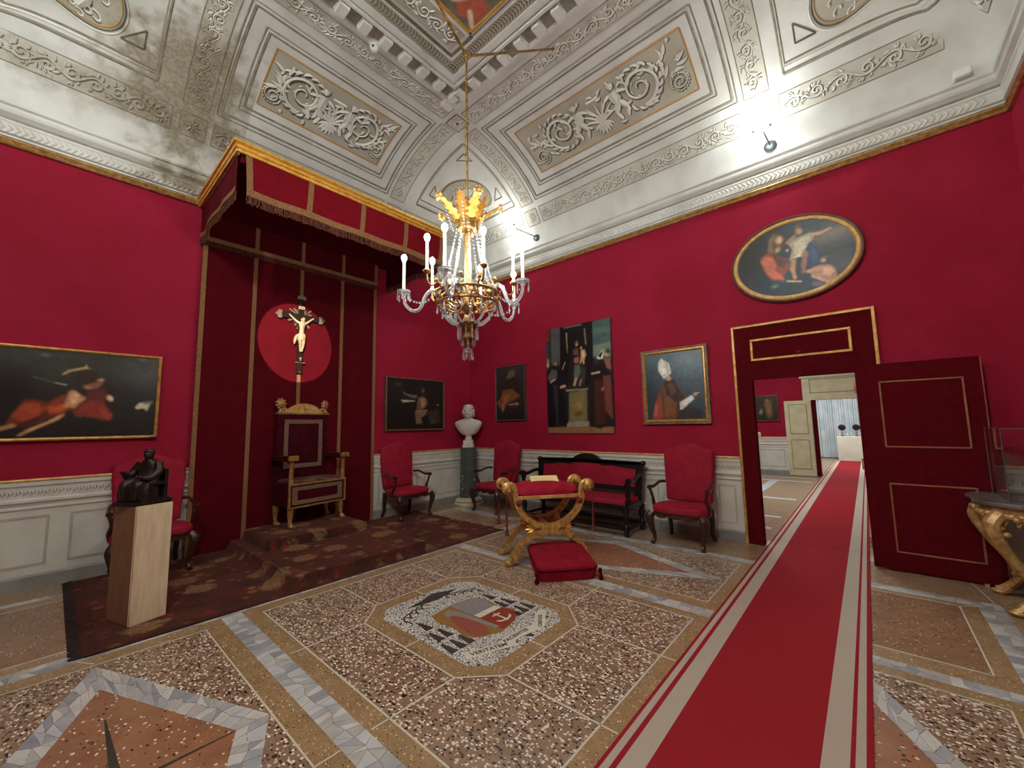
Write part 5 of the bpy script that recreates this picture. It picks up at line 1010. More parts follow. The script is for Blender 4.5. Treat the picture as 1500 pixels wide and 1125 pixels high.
b=B(); pan=[(-.885,.62)]+[(x,z+.01) for x,z in bt]+[(.885,.62)]; b.pillow(pan,.02,-.02,.02,tl); obj('backrest',b,m_uphol,st,smooth=60)
b=B(); b.pillow(superell(1.9,.54,40,6),.42,.50,.03,lambda a,c,k:(a,c-.02,k)); obj('seat',b,m_uphol,st,smooth=60)
b=B(); b.box(-.96,.96,-.31,-.26,.36,.44); b.box(-.96,.96,.2,.25,.36,.44); b.box(-.96,-.91,-.3,.24,.36,.44); b.box(.91,.96,-.3,.24,.36,.44); obj('seat_rail',b,m_black,st,smooth=0,bevel=.008)
for s in (-1,1):
    b=B(); b.tube(bez([(s*.93,.20,.80),(s*.96,.05,.79),(s*.985,-.12,.75),(s*.99,-.24,.775),(s*.985,-.29,.76)],5),lerps([.03,.028,.03,.04,.045],21),8); arm=obj('arm',b,m_black,st)
    b=B(); b.lathe([(.035,.44),(.045,.48),(.028,.53),(.042,.58),(.03,.64),(.04,.70),(.045,.74)],10,(s*.96,-.25,0)); obj('arm_support',b,m_black,arm)
    for xq,yq in ((s*.93,-.27),(s*.93,.26)):
        b=B(); b.lathe([(.03,0),(.038,.02),(.03,.05),(.045,.08),(.05,.12),(.03,.16),(.04,.2),(.048,.26),(.032,.31),(.05,.35),(.05,.38)],12,(xq,yq,0)); obj('leg',b,m_black,st)
b=B(); b.lathe([(.03,0),(.038,.02),(.03,.05),(.045,.08),(.05,.12),(.03,.16),(.04,.2),(.048,.26),(.032,.31),(.05,.35),(.05,.38)],12,(0,-.27,0)); obj('leg',b,m_black,st)
b=B(); b.box(-.93,.93,-.29,-.25,.08,.12); obj('stretcher',b,m_black,st,smooth=0,bevel=.006)
b=B(); b.box(-.93,.93,.24,.28,.08,.12); obj('stretcher',b,m_black,st,smooth=0,bevel=.006)
for s in (-1,1): b=B(); b.box(s*.93-.02,s*.93+.02,-.27,.26,.08,.12); obj('stretcher',b,m_black,st,smooth=0,bevel=.006)
# ------------------------------------------------------------------ gilded X-frame stool: u width, v depth (back +), rotated
STC=Vector((-3.06,4.05,0)); ang=math.atan2(.79,.61)
fs=thing('faldstool','gilded X-frame stool with red cushion and hanging tassels in mid room','stool',STC,ang)
m_st=M('stool_gilt',(212,168,96),.4,.4,(158,112,54),24,4,bump=.5,bscale=55); m_tas=M('tassel_red',(120,40,34),.85,0,(92,26,26),30,3)
def rect_tube(b,pts,w,d):
    k=len(pts)
    b.tube(pts,[1]*k,4,sx=w/1.414,sy=d/1.414,up=(0,1,0))
UPA=[(-.40,.78),(-.385,.68),(-.31,.56),(-.2,.47),(-.09,.425),(0,.415),(.09,.425),(.2,.47),(.31,.56),(.385,.68),(.40,.78)]
DNA=[(-.46,.05),(-.42,.13),(-.34,.24),(-.22,.325),(-.1,.365),(0,.375),(.1,.365),(.22,.325),(.34,.24),(.42,.13),(.46,.05)]
for v in (-.22,.22):
    fr_=B(); rect_tube(fr_,bez([(u,v,z) for u,z in UPA],3),.084,.06); rect_tube(fr_,bez([(u,v,z) for u,z in DNA],3),.084,.06); fr_.box(-.10,.10,v-.03,v+.03,.36,.44)
    xf=obj('x_frame',fr_,m_st,fs,smooth=40)
    b=B(); sv=-1 if v<0 else 1; b.prism([(-.07,.45),(.07,.45),(.075,.39),(.04,.34),(0,.31),(-.04,.34),(-.075,.39)],v+sv*.028,v+sv*.045,lambda a,c,k:(a,k,c)); obj('shield',b,m_st,xf,smooth=0,bevel=.006)
    for s in (-1,1):
        b=B(); 
        b.tube(bez([(s*.40,v,.77),(s*.40,v,.84),(s*.43,v,.90),(s*.48,v,.92)],5),lerps([.034,.032,.032,.03],16),8)
        po=obj('horn',b,m_st,fs)
        b=B(); b.lathe([(.0,-.04),(.05,-.035),(.072,-.02),(.076,0),(.072,.02),(.05,.035),(.03,.05),(.02,.055),(0,.056)],20,(s*.49,v,.87),lambda x,y,z:(x,z*(-1 if v<0 else 1),y)); obj('scroll_disc',b,m_st,po)
        b=B(); b.tube([(s*.49+.03*cos(t)*(t/12),v+sv*.052,.87+.03*sin(t)*(t/12)) for t in [i*.5 for i in range(25)]],.006,5); obj('scroll_line',b,m_goldp,po)
        b=B(); 
        for k in range(5): a=-1.1+k*.55; b.tube([(s*.19,v,.395),(s*(.19+.05*cos(a)),v,.395+.05*sin(a)),(s*(.19+.095*cos(a)),v,.395+.085*sin(a))],[.012,.022,.006],6)
        obj('leaf_ornament',b,m_goldb,fs)
        b=B(); b.ball((s*.48,v,.035),(.055,.035,.033),10,6); 
        for k in (-1,0,1): b.ball((s*.525,v+k*.02,.02),(.026,.012,.018),6,5)
        obj('claw_foot',b,m_st,fs)
        b=B(); b.tube([(s*.515,v+sv*.06,.87),(s*.517,v+sv*.065,.70),(s*.517,v+sv*.065,.62)],.005,5); b.ball((s*.517,v+sv*.065,.60),.014,8,6); b.lathe([(.006,.46),(.022,.40),(.026,.36),(.0,.36)][::-1],8,(s*.517,v+sv*.065,0)); b.tube([(s*.517,v+sv*.065,.6),(s*.517,v+sv*.065,.47)],[.014,.012],6); b.ball((s*.517,v+sv*.065,.46),.016,8,6); obj('tassel',b,m_tas,fs)
        b=B(); b.ball((s*.37,v+sv*.035,.70),.034,10,7); obj('pompon',b,m_tas,fs)
for s in (-1,1):
    b=B(); b.tube([(s*.49,-.18,.87),(s*.49,-.1,.87),(s*.49,0,.87),(s*.49,.1,.87),(s*.49,.18,.87)],[.05,.022,.03,.022,.05],10); obj('cross_bar',b,m_st,fs)
    b=B(); b.tube([(s*.40,-.22,.76),(s*.40,.22,.76)],.028,8); obj('seat_bar',b,m_st,fs)
b=B(); b.tube([(0,-.22,.40),(0,.22,.40)],.035,8); obj('cross_bar',b,m_st,fs)
for v in (-.235,.235): b=B(); b.box(-.40,.40,v-.014,v+.014,.735,.775); obj('seat_rail',b,m_goldp,fs,smooth=0,bevel=.005)
b=B(); b.loft([[(x*k,y*k,z) for x,y in superell(.80,.47,36,5)] for k,z in ((.97,.752),(1,.775),(1,.80),(.975,.832),(.88,.866),(.65,.9),(.35,.918),(.1,.922))]); obj('cushion',b,m_cushion,fs,smooth=60)
pd=thing('printed_card','cream printed card lying on the gilded stool','card',STC+Vector((.055,-.045,.915)),ang-.08); pd.rotation_euler=(math.radians(24),0,ang-.08)
b=B(); b.box(-.17,.17,-.12,.12,0,.004); obj('sheet',b,M('cream_card',(232,208,142),.6),pd,smooth=0)
b=B()
for k in range(9): b.box(-.12,.12-.03*((k*5)%3),.075-.018*k,.079-.018*k,.004,.0045)
obj('print_lines',b,M('faint_print',(196,172,116),.7),pd,smooth=0)
# footstool cushion
fo=thing('kneeling_cushion','thick red velvet kneeling cushion on the floor before the gilded stool','cushion',(-2.66,3.80,0.003),math.atan2(.75,.66))
b=B(); Q=[(-.32,-.33),(.32,-.33),(.32,.33),(-.32,.33)]
b.loft([[(x*k,y*k,z+(.06*(y+.33)/.66 if z>.05 else 0)) for x,y in superell(.64,.68,36,9)] for k,z in ((.93,0),(.95,.03),(.985,.075),(1.0,.105),(1.0,.125),(.985,.14),(.93,.15),(.6,.158),(.2,.16))]); obj('pad',b,M('kneeler_velvet',(124,9,27),.85,0,(140,14,36),9,3,bump=.2,bscale=50,sheen=.3,spec=.2),fo,smooth=40)
b=B(); b.tube([(x*1.01,y*1.01,.113+.06*(y+.33)/.66) for x,y in superell(.64,.68,36,9)],.008,6,closed=True); obj('piping',b,m_velvet,fo)
for sx in (-1,1):
    b=B(); b.ball((sx*.33,-.34,.09),(.025,.025,.032),8,6); b.lathe([(.012,.07),(.026,.02),(.02,.004),(0,.004)],8,(sx*.335,-.345,0)); obj('tassel',b,m_velvet,fo)
# ------------------------------------------------------------------ bust on marble column
m_green=M('green_marble',(58,66,56),.25,0,(34,40,34),7,6,.35,.7); m_bust=M('white_marble_bust',(214,206,192),.5,0,(196,186,170),6,4); m_cream=M('cream_marble',(196,184,160),.45,0,(176,162,136),6,4)
g=NB('spotted_green_marble',.25); p=g.pos(); v=g.vor(p,16); cs=g.n('ShaderNodeSeparateColor'); g.L.new(v.outputs['Color'],cs.inputs[0]); n=g.noise(p,9,6)
c=g.mix(n,lin((44,52,44)),lin((92,100,86))); sp_=g.math('MULTIPLY',g.math('GREATER_THAN',cs.outputs[0],.9),g.math('LESS_THAN',v.outputs['Distance'],.28)); g.base(g.mix(sp_,c,lin((214,208,190)))); m_green=g.m
BX,BYY=-6.32,5.80
colm=thing('marble_column','spotted green marble column on round cream base in the corner','column',(BX,BYY,0))
b=B(); b.lathe([(.31,0),(.31,.03),(.27,.05),(.285,.08),(.26,.11),(.23,.12),(.22,.14)],28); obj('base',b,m_cream,colm)
b=B(); b.lathe([(.19,.14),(.185,.3),(.178,.8),(.172,1.15)],28); obj('shaft',b,m_green,colm)
bust=thing('marble_bust','white marble bust of a man in a cap on the green column','bust',(BX,BYY,1.15),math.radians(45)-math.radians(5))
b=B(); b.box(-.115,.115,-.115,.115,0,.06); b.box(-.10,.10,-.10,.10,.06,.15); obj('plinth',b,m_bust,bust,smooth=0,bevel=.008)
b=B(); b.lathe([(.075,.15),(.085,.17),(.065,.2),(.07,.25),(.09,.27)],18); obj('socle',b,m_bust,bust)
# shoulders and head as one loft, facing -y locally
def ell(cx,cy,z,rx,ry,n=24,e=2.0,front=0): return [(cx+rx*math.copysign(abs(cos(t))**(2/e),cos(t)),cy+ry*math.copysign(abs(sin(t))**(2/e),sin(t))+front*max(0,-sin(t)),z) for t in [2*PI*i/n for i in range(n)]]
b=B(); b.loft([ell(0,0,.25,.09,.08),ell(0,0,.28,.16,.10),ell(0,0,.33,.205,.12),ell(0,.0,.40,.25,.135,e=2.2),ell(0,.0,.47,.285,.14,e=2.4),ell(0,.0,.52,.285,.13,e=2.4),ell(0,.005,.555,.235,.11),ell(0,.005,.58,.16,.098),ell(0,0,.59,.11,.09),ell(0,0,.615,.078,.076),ell(0,-.008,.645,.07,.073)]); 
b.tube(bez([(-.06,-.07,.60),(-.04,-.12,.53),(-.012,-.15,.42),(-.01,-.13,.30)],4),.010,5); b.tube(bez([(.06,-.07,.60),(.04,-.12,.53),(.012,-.15,.42),(.01,-.13,.30)],4),.010,5)
for k in range(6): b.ball((0,-.143+.006*abs(k-2),.50-k*.038),.009,6,5)
for s in (-1,1):
    b.tube(bez([(s*.11,-.088,.56),(s*.16,-.118,.45),(s*.13,-.102,.34)],4),[.008]*9,5)
obj('shoulders',b,m_bust,bust,smooth=60)
def headfn(x,y,z):
    # x right, y back, z up; face at -y
    G=lambda a,c,wa,wc: math.exp(-(((x-a)/wa)**2+((z-c)/wc)**2))
    k=1-.24*max(0,-z/.12)
    if y<.0:
        f=min(1,-y/.05); t=max(0,min(1,(.03-z)/.05))
        y+=f*(-.034*math.exp(-(x/.013)**2)*(t if z>-.03 else max(0,1-(-.03-z)/.012))*(1 if z<.035 else 0)
            +.020*(G(-.034,.016,.019,.014)+G(.034,.016,.019,.014)) -.007*(G(-.034,.014,.011,.009)+G(.034,.014,.011,.009))
            -.010*(G(-.034,.042,.024,.008)+G(.034,.042,.024,.008)) -.011*(G(0,-.054,.024,.006)+G(0,-.068,.022,.007)) +.008*G(0,-.0605,.028,.004)
            -.014*G(0,-.098,.026,.018) +.006*(G(-.05,-.03,.016,.03)+G(.05,-.03,.016,.03)))
    return (x*k,y,z)
b=B(); b.ball((0,-.018,0),(.083,.10,.122),72,64,headfn)
for s in (-1,1):
    b.ball((s*.084,.0,-.005),(.012,.02,.03),10,8)
    for k in range(9): b.ball((s*(.086-.004*k),.0+.012*k,.055-.012*abs(k-3)),(.018,.02,.03),8,6)
for k in range(9): a=PI*(k+1)/10; b.ball((.078*cos(a),.045+.035*sin(a),-.03),(.026,.03,.045),8,6)
b.v=[(x*1.32,y*1.3-.012,z*1.24+.72) for x,y,z in b.v]; obj('head',b,m_bust,bust,smooth=80)
b=B(); b.lathe([(.112,.0),(.118,.012),(.110,.05),(.08,.082),(.03,.096),(0,.098)],28,(0,.02,.80),lambda x,y,z:(x,y*1.12,z+y*-.12)); obj('cap',b,m_bust,bust,smooth=60)
# ------------------------------------------------------------------ wooden pedestal with bronze statuette
px,py=-4.856,.583
m_ply=M('birch_plywood',(220,198,162),.6,0,(206,180,142),5,4,stretch=(6,6,1),bump=.05); m_plyd=M('ply_edge',(150,112,76),.7); m_plys=M('brown_board',(140,98,68),.6,0,(124,84,58),5,4,stretch=(6,6,1))  # last one is a browner tone for one side and the top board
pz=thing('wooden_pedestal','plain plywood pedestal box standing on the corner of the rug','pedestal',(px,py,.016),math.radians(17))
hw,hd=.19,.125
b=B(); b.box(hw-.02,hw,-hd,hd,0,.955); obj('front_board',b,m_ply,pz,smooth=0)
b=B(); b.box(-hw,hw-.02,-hd,-hd+.018,0,.945); obj('side_board',b,m_plys,pz,smooth=0)
b=B(); b.box(-hw,hw-.02,hd-.018,hd,0,.945); obj('side_board',b,m_ply,pz,smooth=0)
b=B(); b.box(-hw,-hw+.018,-hd+.018,hd-.018,0,.945); obj('back_board',b,m_ply,pz,smooth=0)
b=B(); b.box(-hw+.018,hw-.02,-hd+.018,hd-.018,.915,.94); obj('top_board',b,m_plys,pz,smooth=0)
b=B(); b.box(hw-.024,hw-.019,-hd-.004,-hd+.004,0,.955); obj('edge_strip',b,m_ply,pz,smooth=0)
m_brz=M('dark_bronze',(56,44,36),.4,.55,(40,30,24),14,4,bump=.3,bscale=40)
sg_=thing('bronze_statuette','small dark bronze statuette of a seated robed figure on the plywood pedestal','statuette',(px-.005,py,.963),math.radians(35))
b=B(); b.box(-.14,.14,-.15,.13,0,.035); b.box(-.125,.125,-.13,.115,.035,.05); obj('base',b,m_brz,sg_,smooth=0,bevel=.006)
# seated robed body facing -x+... local front -y
b=B(); b.loft([ell(0,-.02,.05,.125,.105),ell(0,-.02,.1,.12,.1,front=-.02),ell(0,-.015,.16,.115,.095,front=-.035),ell(0,.0,.2,.11,.085,front=-.03),ell(0,.025,.24,.09,.062),ell(0,.03,.30,.098,.058),ell(0,.03,.345,.092,.052),ell(0,.028,.375,.055,.042),ell(0,.022,.395,.03,.03)])
b.ball((0,.012,.425),(.034,.04,.044),14,12,lambda x,y,z:(x*(1-.2*max(0,-z/.044)),y-(.012*math.exp(-((x/.008)**2+((z+.002)/.014)**2)) if y<0 else 0),z))
for s in (-1,1):
    b.tube(bez([(s*.085,.025,.35),(s*.12,.0,.28),(s*.11,-.06,.235),(s*.09,-.115,.24+(.04 if s<0 else 0))],4),lerps([.034,.034,.03,.018],13),8)
    b.ball((s*.088,-.125,.245+(.04 if s<0 else 0)),(.016,.02,.016),8,6)
    for k in range(5): b.tube([(s*.088+(k-2)*.007,-.135,.247+(.04 if s<0 else 0)),(s*.088+(k-2)*.008,-.152,.243+(.045 if s<0 else 0))],.004,5)
    b.tube(bez([(s*.05,-.06,.2),(s*.06,-.125,.17),(s*.055,-.12,.06)],4),lerps([.04,.04,.03],9),8)
for k in range(7): x_=-.09+.03*k; b.tube(bez([(x_,-.09,.2),(x_*1.1,-.135,.13),(x_*1.2,-.125,.055)],4),.010,5)
obj('figure',b,m_brz,sg_,smooth=60)
b=B(); b.lathe([(.037,.44),(.04,.452),(.034,.472),(.0,.482)],14,(0,.018,0)); obj('skullcap',b,m_brz,sg_,smooth=60)
b=B(); b.box(-.115,.115,.075,.105,.05,.30); b.box(-.125,-.1,-.06,.09,.16,.19); b.box(.1,.125,-.06,.09,.16,.19); b.box(-.125,-.1,-.06,-.03,.05,.16); b.box(.1,.125,-.06,-.03,.05,.16); obj('chair',b,m_brz,sg_,smooth=0,bevel=.006)
# ------------------------------------------------------------------ doorway of the red room
fr=struct(None or thing('trim_3','red velvet door surround with gilt mouldings and overdoor panel','door surround',(0,BY,0)),'red velvet door surround with gilt mouldings and overdoor panel','door surround')
FO0,FO1,FZ=-1.30,.143,2.866
def dbox(name,x0,x1,y0,y1,z0,z1,m,parent=fr,bev=0):
    b=B(); b.box(x0,x1,y0,y1,z0,z1); return obj(name,b,m,parent,smooth=0,bevel=bev)
dbox('jamb',FO0,DX0,-.03,.10,0,FZ,m_doorred); dbox('jamb',DX1,FO1,-.03,.10,0,FZ,m_doorred); dbox('overdoor',DX0,DX1,-.03,.10,DZ,FZ,m_doorred)
m_dg=M('door_gilt_strip',(212,164,88),.42,.4,(176,126,60),12,4,bump=.1,bscale=40)
dbox('gilt_strip',FO0-.022,FO0+.012,-.05,0,0,FZ+.022,m_dg,bev=.006); dbox('gilt_strip',FO1-.012,FO1+.022,-.05,0,0,FZ+.022,m_dg,bev=.006); dbox('gilt_strip',FO0+.012,FO1-.012,-.05,0,FZ-.012,FZ+.022,m_dg,bev=.006)
for x0_,x1_,z0_,z1_ in ((-1.105,-.06,2.655,2.685),(-1.105,-.06,2.392,2.422),(-1.105,-1.075,2.422,2.655),(-.09,-.06,2.422,2.655)): dbox('gilt_strip',x0_,x1_,-.045,-.03,z0_,z1_,m_dg,bev=.005)
b=B(); b.ball((-.58,-.03,2.455),(.03,.012,.014),10,6); obj('badge',b,m_uphol,fr)
dbox('threshold',DX0,DX1,0,.26,-.02,.004,m_cream)
# ---- open red door leaf, folded back against the wall
lf=struct(thing('door_1','open red velvet door leaf with two gilt panel mouldings beside the doorway','door',(-.065,5.985,0)),'open red velvet door leaf with two gilt panel mouldings beside the doorway','door')
LW_=.945
dbox('leaf',0,LW_,-.022,.03,.015,2.2,m_doorred,lf,.006)
m_thin=M('thin_gilt_moulding',(168,112,80),.45,.35,(140,88,60),12,3)
for z0_,z1_ in ((1.29,2.005),(.197,.915)):
    for a0,a1,c0,c1 in ((.19,.82,z1_-.016,z1_),(.19,.82,z0_,z0_+.016),(.19,.206,z0_,z1_),(.804,.82,z0_,z1_)): dbox('gilt_strip',a0,a1,-.032,-.022,c0,c1,m_thin,lf,.003)
dbox('edge_strip',LW_-.006,LW_+.002,-.026,.03,.015,2.2,m_thin,lf)
for z_ in (.25,1.1,1.95):
    b=B(); b.tube([(-.005,.02,z_-.06),(-.005,.02,z_+.06)],.012,8); obj('hinge',b,m_gold,lf)
b=B(); b.box(.78,.81,-.05,-.02,.0,.02); obj('door_stop',b,m_goldp,lf,smooth=0)
# ------------------------------------------------------------------ red runner
g=NB('striped_runner',.95); tc=g.n('ShaderNodeTexCoord').outputs['Object']; x,y,z=g.sep(tc); n=g.noise(tc,120,2); nb_=g.noise(tc,1.4,3)
t=g.math('DIVIDE',x,.981)
RED,WHT=(152,31,40),(186,174,156); E_=[0,.018,.050,.080,.181,.793,.894,.914,.952,.981]
c=g.ramp(t,[(E_[i]/.981,RED if i%2==0 else WHT) for i in range(9)],'CONSTANT')
c=g.mix(g.math('MULTIPLY',nb_,.25),c,g.mix(.5,c,lin((120,20,30)))); g.base(g.mix(g.math('MULTIPLY',n,.2),c,lin((90,50,45)))); g.bump(n,.35,.004); g.b.inputs['Specular IOR Level'].default_value=.1; m_run=g.m
def runner(label,y0_,y1_,dx=0,z=.004):
    r=B(); n_=int((y1_-y0_)/.1)
    r.box(0,.981,0,y1_-y0_,0,.007); return tag(obj('red_runner',r,m_run,smooth=0,loc=(-1.083+dx,y0_,z)),label,'carpet','lengths of striped red runner')
runner('near length of red runner with white striped borders, crossing the red room',YB+.02,6.49)
runner('far length of red runner continuing through the doorway into the next rooms',6.495,20.2,.0,.0045)
# ------------------------------------------------------------------ the rooms beyond
Y2=14.4; m_cdoor=M('cream_door_paint',(206,198,162),.55,0,(190,180,142),4,4); m_cline=M('olive_door_line',(150,136,84),.55); m_marf=M('next_floor_terrazzo',(168,144,118),.22,0,(140,116,92),3,6,coords='World')
fl2=struct(obj('floor_next_room',(lambda b:(b.box(-5.5,2.5,BY,Y2+.2,-.12,0),b)[1])(B()),m_border,smooth=0),'terrazzo floor of the next room','floor')
for x0_,x1_,y0_,y1_,m in ((-5.3,-1.2,7.1,7.25,m_mar[0]),(-5.3,-1.2,8.0,8.15,m_mar[0]),(-5.3,-1.2,9.9,10.1,m_mar[0]),(-5.3,-1.2,12.9,13.1,m_mar[0]),(-2.1,-1.9,10.1,12.9,m_mar[0]),(-4.9,-2.3,10.3,12.7,m_panelp),(-5.3,-1.2,13.7,13.82,m_mar[0])):
    b=B(); b.box(x0_,x1_,y0_,y1_,-.004,.002); obj('floor_strip',b,m,fl2,smooth=0)
b=B(); b.box(-5.5,-1.17,Y2,Y2+.2,0,4.6); b.box(.1,2.5,Y2,Y2+.2,0,4.6); b.box(-1.17,.1,Y2,Y2+.2,2.165,4.6); wf=struct(obj('wall_next_room_far',b,m_wall,smooth=0),'crimson far wall of the next room','wall')
b=B(); b.box(-5.6,-5.4,BY+.24,Y2,0,4.6); struct(obj('wall_next_room_left',b,m_wall,smooth=0),'crimson left wall of the next room','wall')
b=B(); b.box(2.4,2.6,BY+.24,Y2,0,4.6); struct(obj('wall_next_room_right',b,m_wall,smooth=0),'crimson right wall of the next room','wall')
b=B(); b.box(-5.6,2.6,BY+.24,Y2+.2,4.6,4.7); struct(obj('ceiling_next_room',b,m_white,smooth=0),'white ceiling of the next room','ceiling')
b=B(); b.box(-5.5,2.5,BY+.24,BY+.26,0,4.6)
wr=B(); wr.box(-5.5,DX0-.2,BY+.24,BY+.27,0,4.6); wr.box(DX1+.2,2.5,BY+.24,BY+.27,0,4.6); wr.box(DX0-.2,DX1+.2,BY+.24,BY+.27,DZ+.15,4.6); struct(obj('wall_next_room_near',wr,m_wall,smooth=0),'crimson near wall of the next room','wall')
w5=lambda t,z,o:(t,Y2-o,z); dado('next_room',w5,-5.4,-1.36,[(-4.8,-3.9),(-3.7,-2.7),(-2.55,-1.9)],'white dado in the next room along the far wall',1.11)
# cream door surround + leaf
cs_=struct(thing('trim_4','cream painted door surround with overdoor panel in the next room','door surround',(0,Y2,0)),'cream painted door surround with overdoor panel in the next room','door surround')
dbox('jamb',-1.355,-1.17,-.04,.2,0,2.82,m_cdoor,cs_); dbox('jamb',.1,.29,-.04,.2,0,2.82,m_cdoor,cs_); dbox('overdoor',-1.17,.1,-.04,.2,2.165,2.82,m_cdoor,cs_); dbox('cornice_strip',-1.4,.33,-.07,0,2.80,2.86,m_cdoor,cs_)
for x0_,x1_,z0_,z1_ in ((-1.18,.1,2.745,2.765),(-1.18,.1,2.365,2.385),(-1.18,-1.16,2.365,2.765),(.08,.1,2.365,2.765)): dbox('panel_moulding',x0_,x1_,-.05,-.04,z0_,z1_,m_cline,cs_)
dbox('dark_reveal',-1.17,-1.075,.0,.2,0,2.165,m_velvet,cs_)
cl=struct(thing('door_2','open cream door leaf with two panels in the next room','door',(-1.18,Y2-.06,0)),'open cream door leaf with two panels in the next room','door')
cl.rotation_euler=(0,0,math.radians(4))
dbox('leaf',-.64,0,-.025,.025,.01,2.16,m_cdoor,cl,.006)
for z0_,z1_ in ((1.22,2.04),(.22,1.02)):
    dbox('panel',-.52,-.12,-.03,-.02,z0_,z1_,m_cdoor,cl)
    for a0,a1,c0,c1 in ((-.54,-.1,z1_,z1_+.02),(-.54,-.1,z0_-.02,z0_),(-.54,-.52,z0_,z1_),(-.12,-.1,z0_,z1_)): dbox('panel_moulding',a0,a1,-.034,-.024,c0,c1,m_cline,cl)
picture('monk_painting','small dark picture of a robed figure on the far wall of the next room',w5,-2.575,-1.965,1.575,2.372,[('g',(64,58,48),(44,38,30)),('p',[(.4,.7),(.5,.86),(.68,.84),(.76,.6),(.7,.1),(.5,.1)],(120,92,56),3),('p',[(.1,.3),(.24,.5),(.3,.35),(.2,.25)],(160,160,150),2),('e',.52,.82,.07,.06,0,(150,112,80))],fp2,[(m_pbrown,fp2)],res=.03,seed=12)
sw=thing('light_switch','small white switch plate above the next room dado','switch',(-2.54,Y2,1.19)); b=B(); b.box(-.05,.05,-.012,0,-.06,.06); obj('plate',b,M('white_plastic',(226,220,208),.5),sw,smooth=0,bevel=.004); b=B(); b.box(-.02,.02,-.02,-.012,-.03,.03); obj('rocker',b,M('orange_switch',(206,160,120),.5),sw,smooth=0)
# third room
fl3=struct(obj('floor_third_room',(lambda b:(b.box(-4,3,Y2+.2,22,-.12,0),b)[1])(B()),m_border,smooth=0),'pale floor of the third room','floor')
b=B(); b.box(-4,3,21.75,21.95,0,4.5); struct(obj('wall_third_room_far',b,m_white,smooth=0),'white far wall of the third room','wall')
b=B(); b.box(-4.1,-4,Y2+.2,21.9,0,4.5); struct(obj('wall_third_room_left',b,m_white,smooth=0),'white left wall of the third room','wall')
b=B(); b.box(3,3.1,Y2+.2,21.9,0,4.5); struct(obj('wall_third_room_right',b,m_white,smooth=0),'white right wall of the third room','wall')
b=B(); b.box(-4,3,Y2+.2,21.9,4.5,4.6); struct(obj('ceiling_third_room',b,m_white,smooth=0),'white ceiling of the third room','ceiling')
cur=thing('curtain','pale grey floor-length curtain at the end of the far room','curtain',(0,21.55,0))
m_cur=M('pale_curtain',(198,202,204),.8,0,(178,184,190),3,3)
for i in range(4):
    x0_=-1.9+i*.75; b=B()
    b.grid(60,2,lambda a,c:(x0_+.75*a,-.05+.045*sin(a*2*PI*5)+.02*sin(a*17+i),.03+3.2*c)); b.grid(60,2,lambda a,c:(x0_+.75*a,-.044+.045*sin(a*2*PI*5)+.02*sin(a*17+i),.03+3.2*c)); obj('curtain_panel',b,m_cur,cur,smooth=80)
b=B(); b.tube([(-2,0,3.25),(1.3,0,3.25)],.02,8); obj('curtain_rod',b,m_gold,cur)
pl=tag(obj('display_plinth',(lambda b:(b.box(-.95,-.05,0,.6,0,.94),b)[1])(B()),m_white,smooth=0,loc=(0,20.3,0),bevel=.01),'white display plinth at the end of the red runner','plinth')
for i,x_ in enumerate((-.77,-.34)):
    r=thing('display_medallion',('dark round medallion on stand, left on the white plinth','dark round medallion on stand, right on the white plinth')[i],'medallion',(x_,20.55,.94),0,'objects on the white plinth')
    b=B(); b.lathe([(.05,0),(.06,.02),(.018,.04),(.016,.2)],12); obj('stand',b,m_silver,r)
    b=B(); b.lathe([(.0,-.02),(.08,-.018),(.115,-.01),(.12,.01),(.0,.015)],18,(0,0,.34),lambda x,y,z:(x,z,y)); obj('disc',b,m_brz,r)
m_glass=M('clear_glass',(255,255,255),.03,0,trans=1.0,ior=1.45)
m_crys=M('crystal',(236,240,240),.06,0,trans=.75,ior=1.5)
for i,x_ in enumerate((-.86,-.62,-.5,-.22)):
    r=thing('crystal_goblet',('cut glass goblet at the left end of the white plinth','cut glass goblet beside the left medallion on the white plinth','cut glass goblet in the middle of the white plinth','cut glass goblet at the right end of the white plinth')[i],'goblet',(x_,20.42,.94),0,'objects on the white plinth')
    b=B(); b.lathe([(.035,0),(.035,.006),(.007,.02),(.007,.07),(.03,.09),(.036,.14),(.034,.16)],12); obj('bowl',b,m_crys,r)
# ------------------------------------------------------------------ chandelier
CZ=2.75
chn=thing('chandelier','gilt and crystal chandelier with glass arms and lit candle bulbs in mid room','chandelier',(XC,YC,2.15))
m_bulb=M('lit_bulb',(255,240,214),.4,emit=BULB_L,emit_col=(238,250,255)); m_candle=M('glowing_candle_sleeve',(236,228,206),.5,emit=.25,emit_col=(255,236,200)); m_antg=M('antique_gilt',(178,132,64),.36,.75,(110,76,34),26,4,bump=.3,bscale=60)  # faint glow added to the candle sleeves, only the bulbs are lamps
m_stem=M('stem_gilt',(150,112,58),.4,.5,(112,78,36),26,4); m_crown=M('crown_gilt',(198,142,52),.4,.5,(158,104,32),20,3)
def cz(b): b.v=[(x-XC,y-YC,z-2.15) for x,y,z in b.v]; return b
def cp(r,a,z): return Vector((XC+r*cos(a),YC+r*sin(a),z))
def CO(name,b,m,parent=None,smooth=60): return obj(name,cz(b),m,parent or chn,smooth=smooth)
b=B(); b.tube([(XC,YC,3.45),(XC,YC,5.2)],.011,8); CO('suspension_rod',b,m_antg)
for yq in (3.955,.94):
    b=B(); b.tube([(XC,YC,5.2),(XC,yq,6.42)],.012,8); b.ball((XC,yq,6.42),.02,8,6); CO('stay_rod',b,m_antg)
b=B(); b.ball((XC,YC,5.2),.022,8,6); CO('rod_joint',b,m_antg)
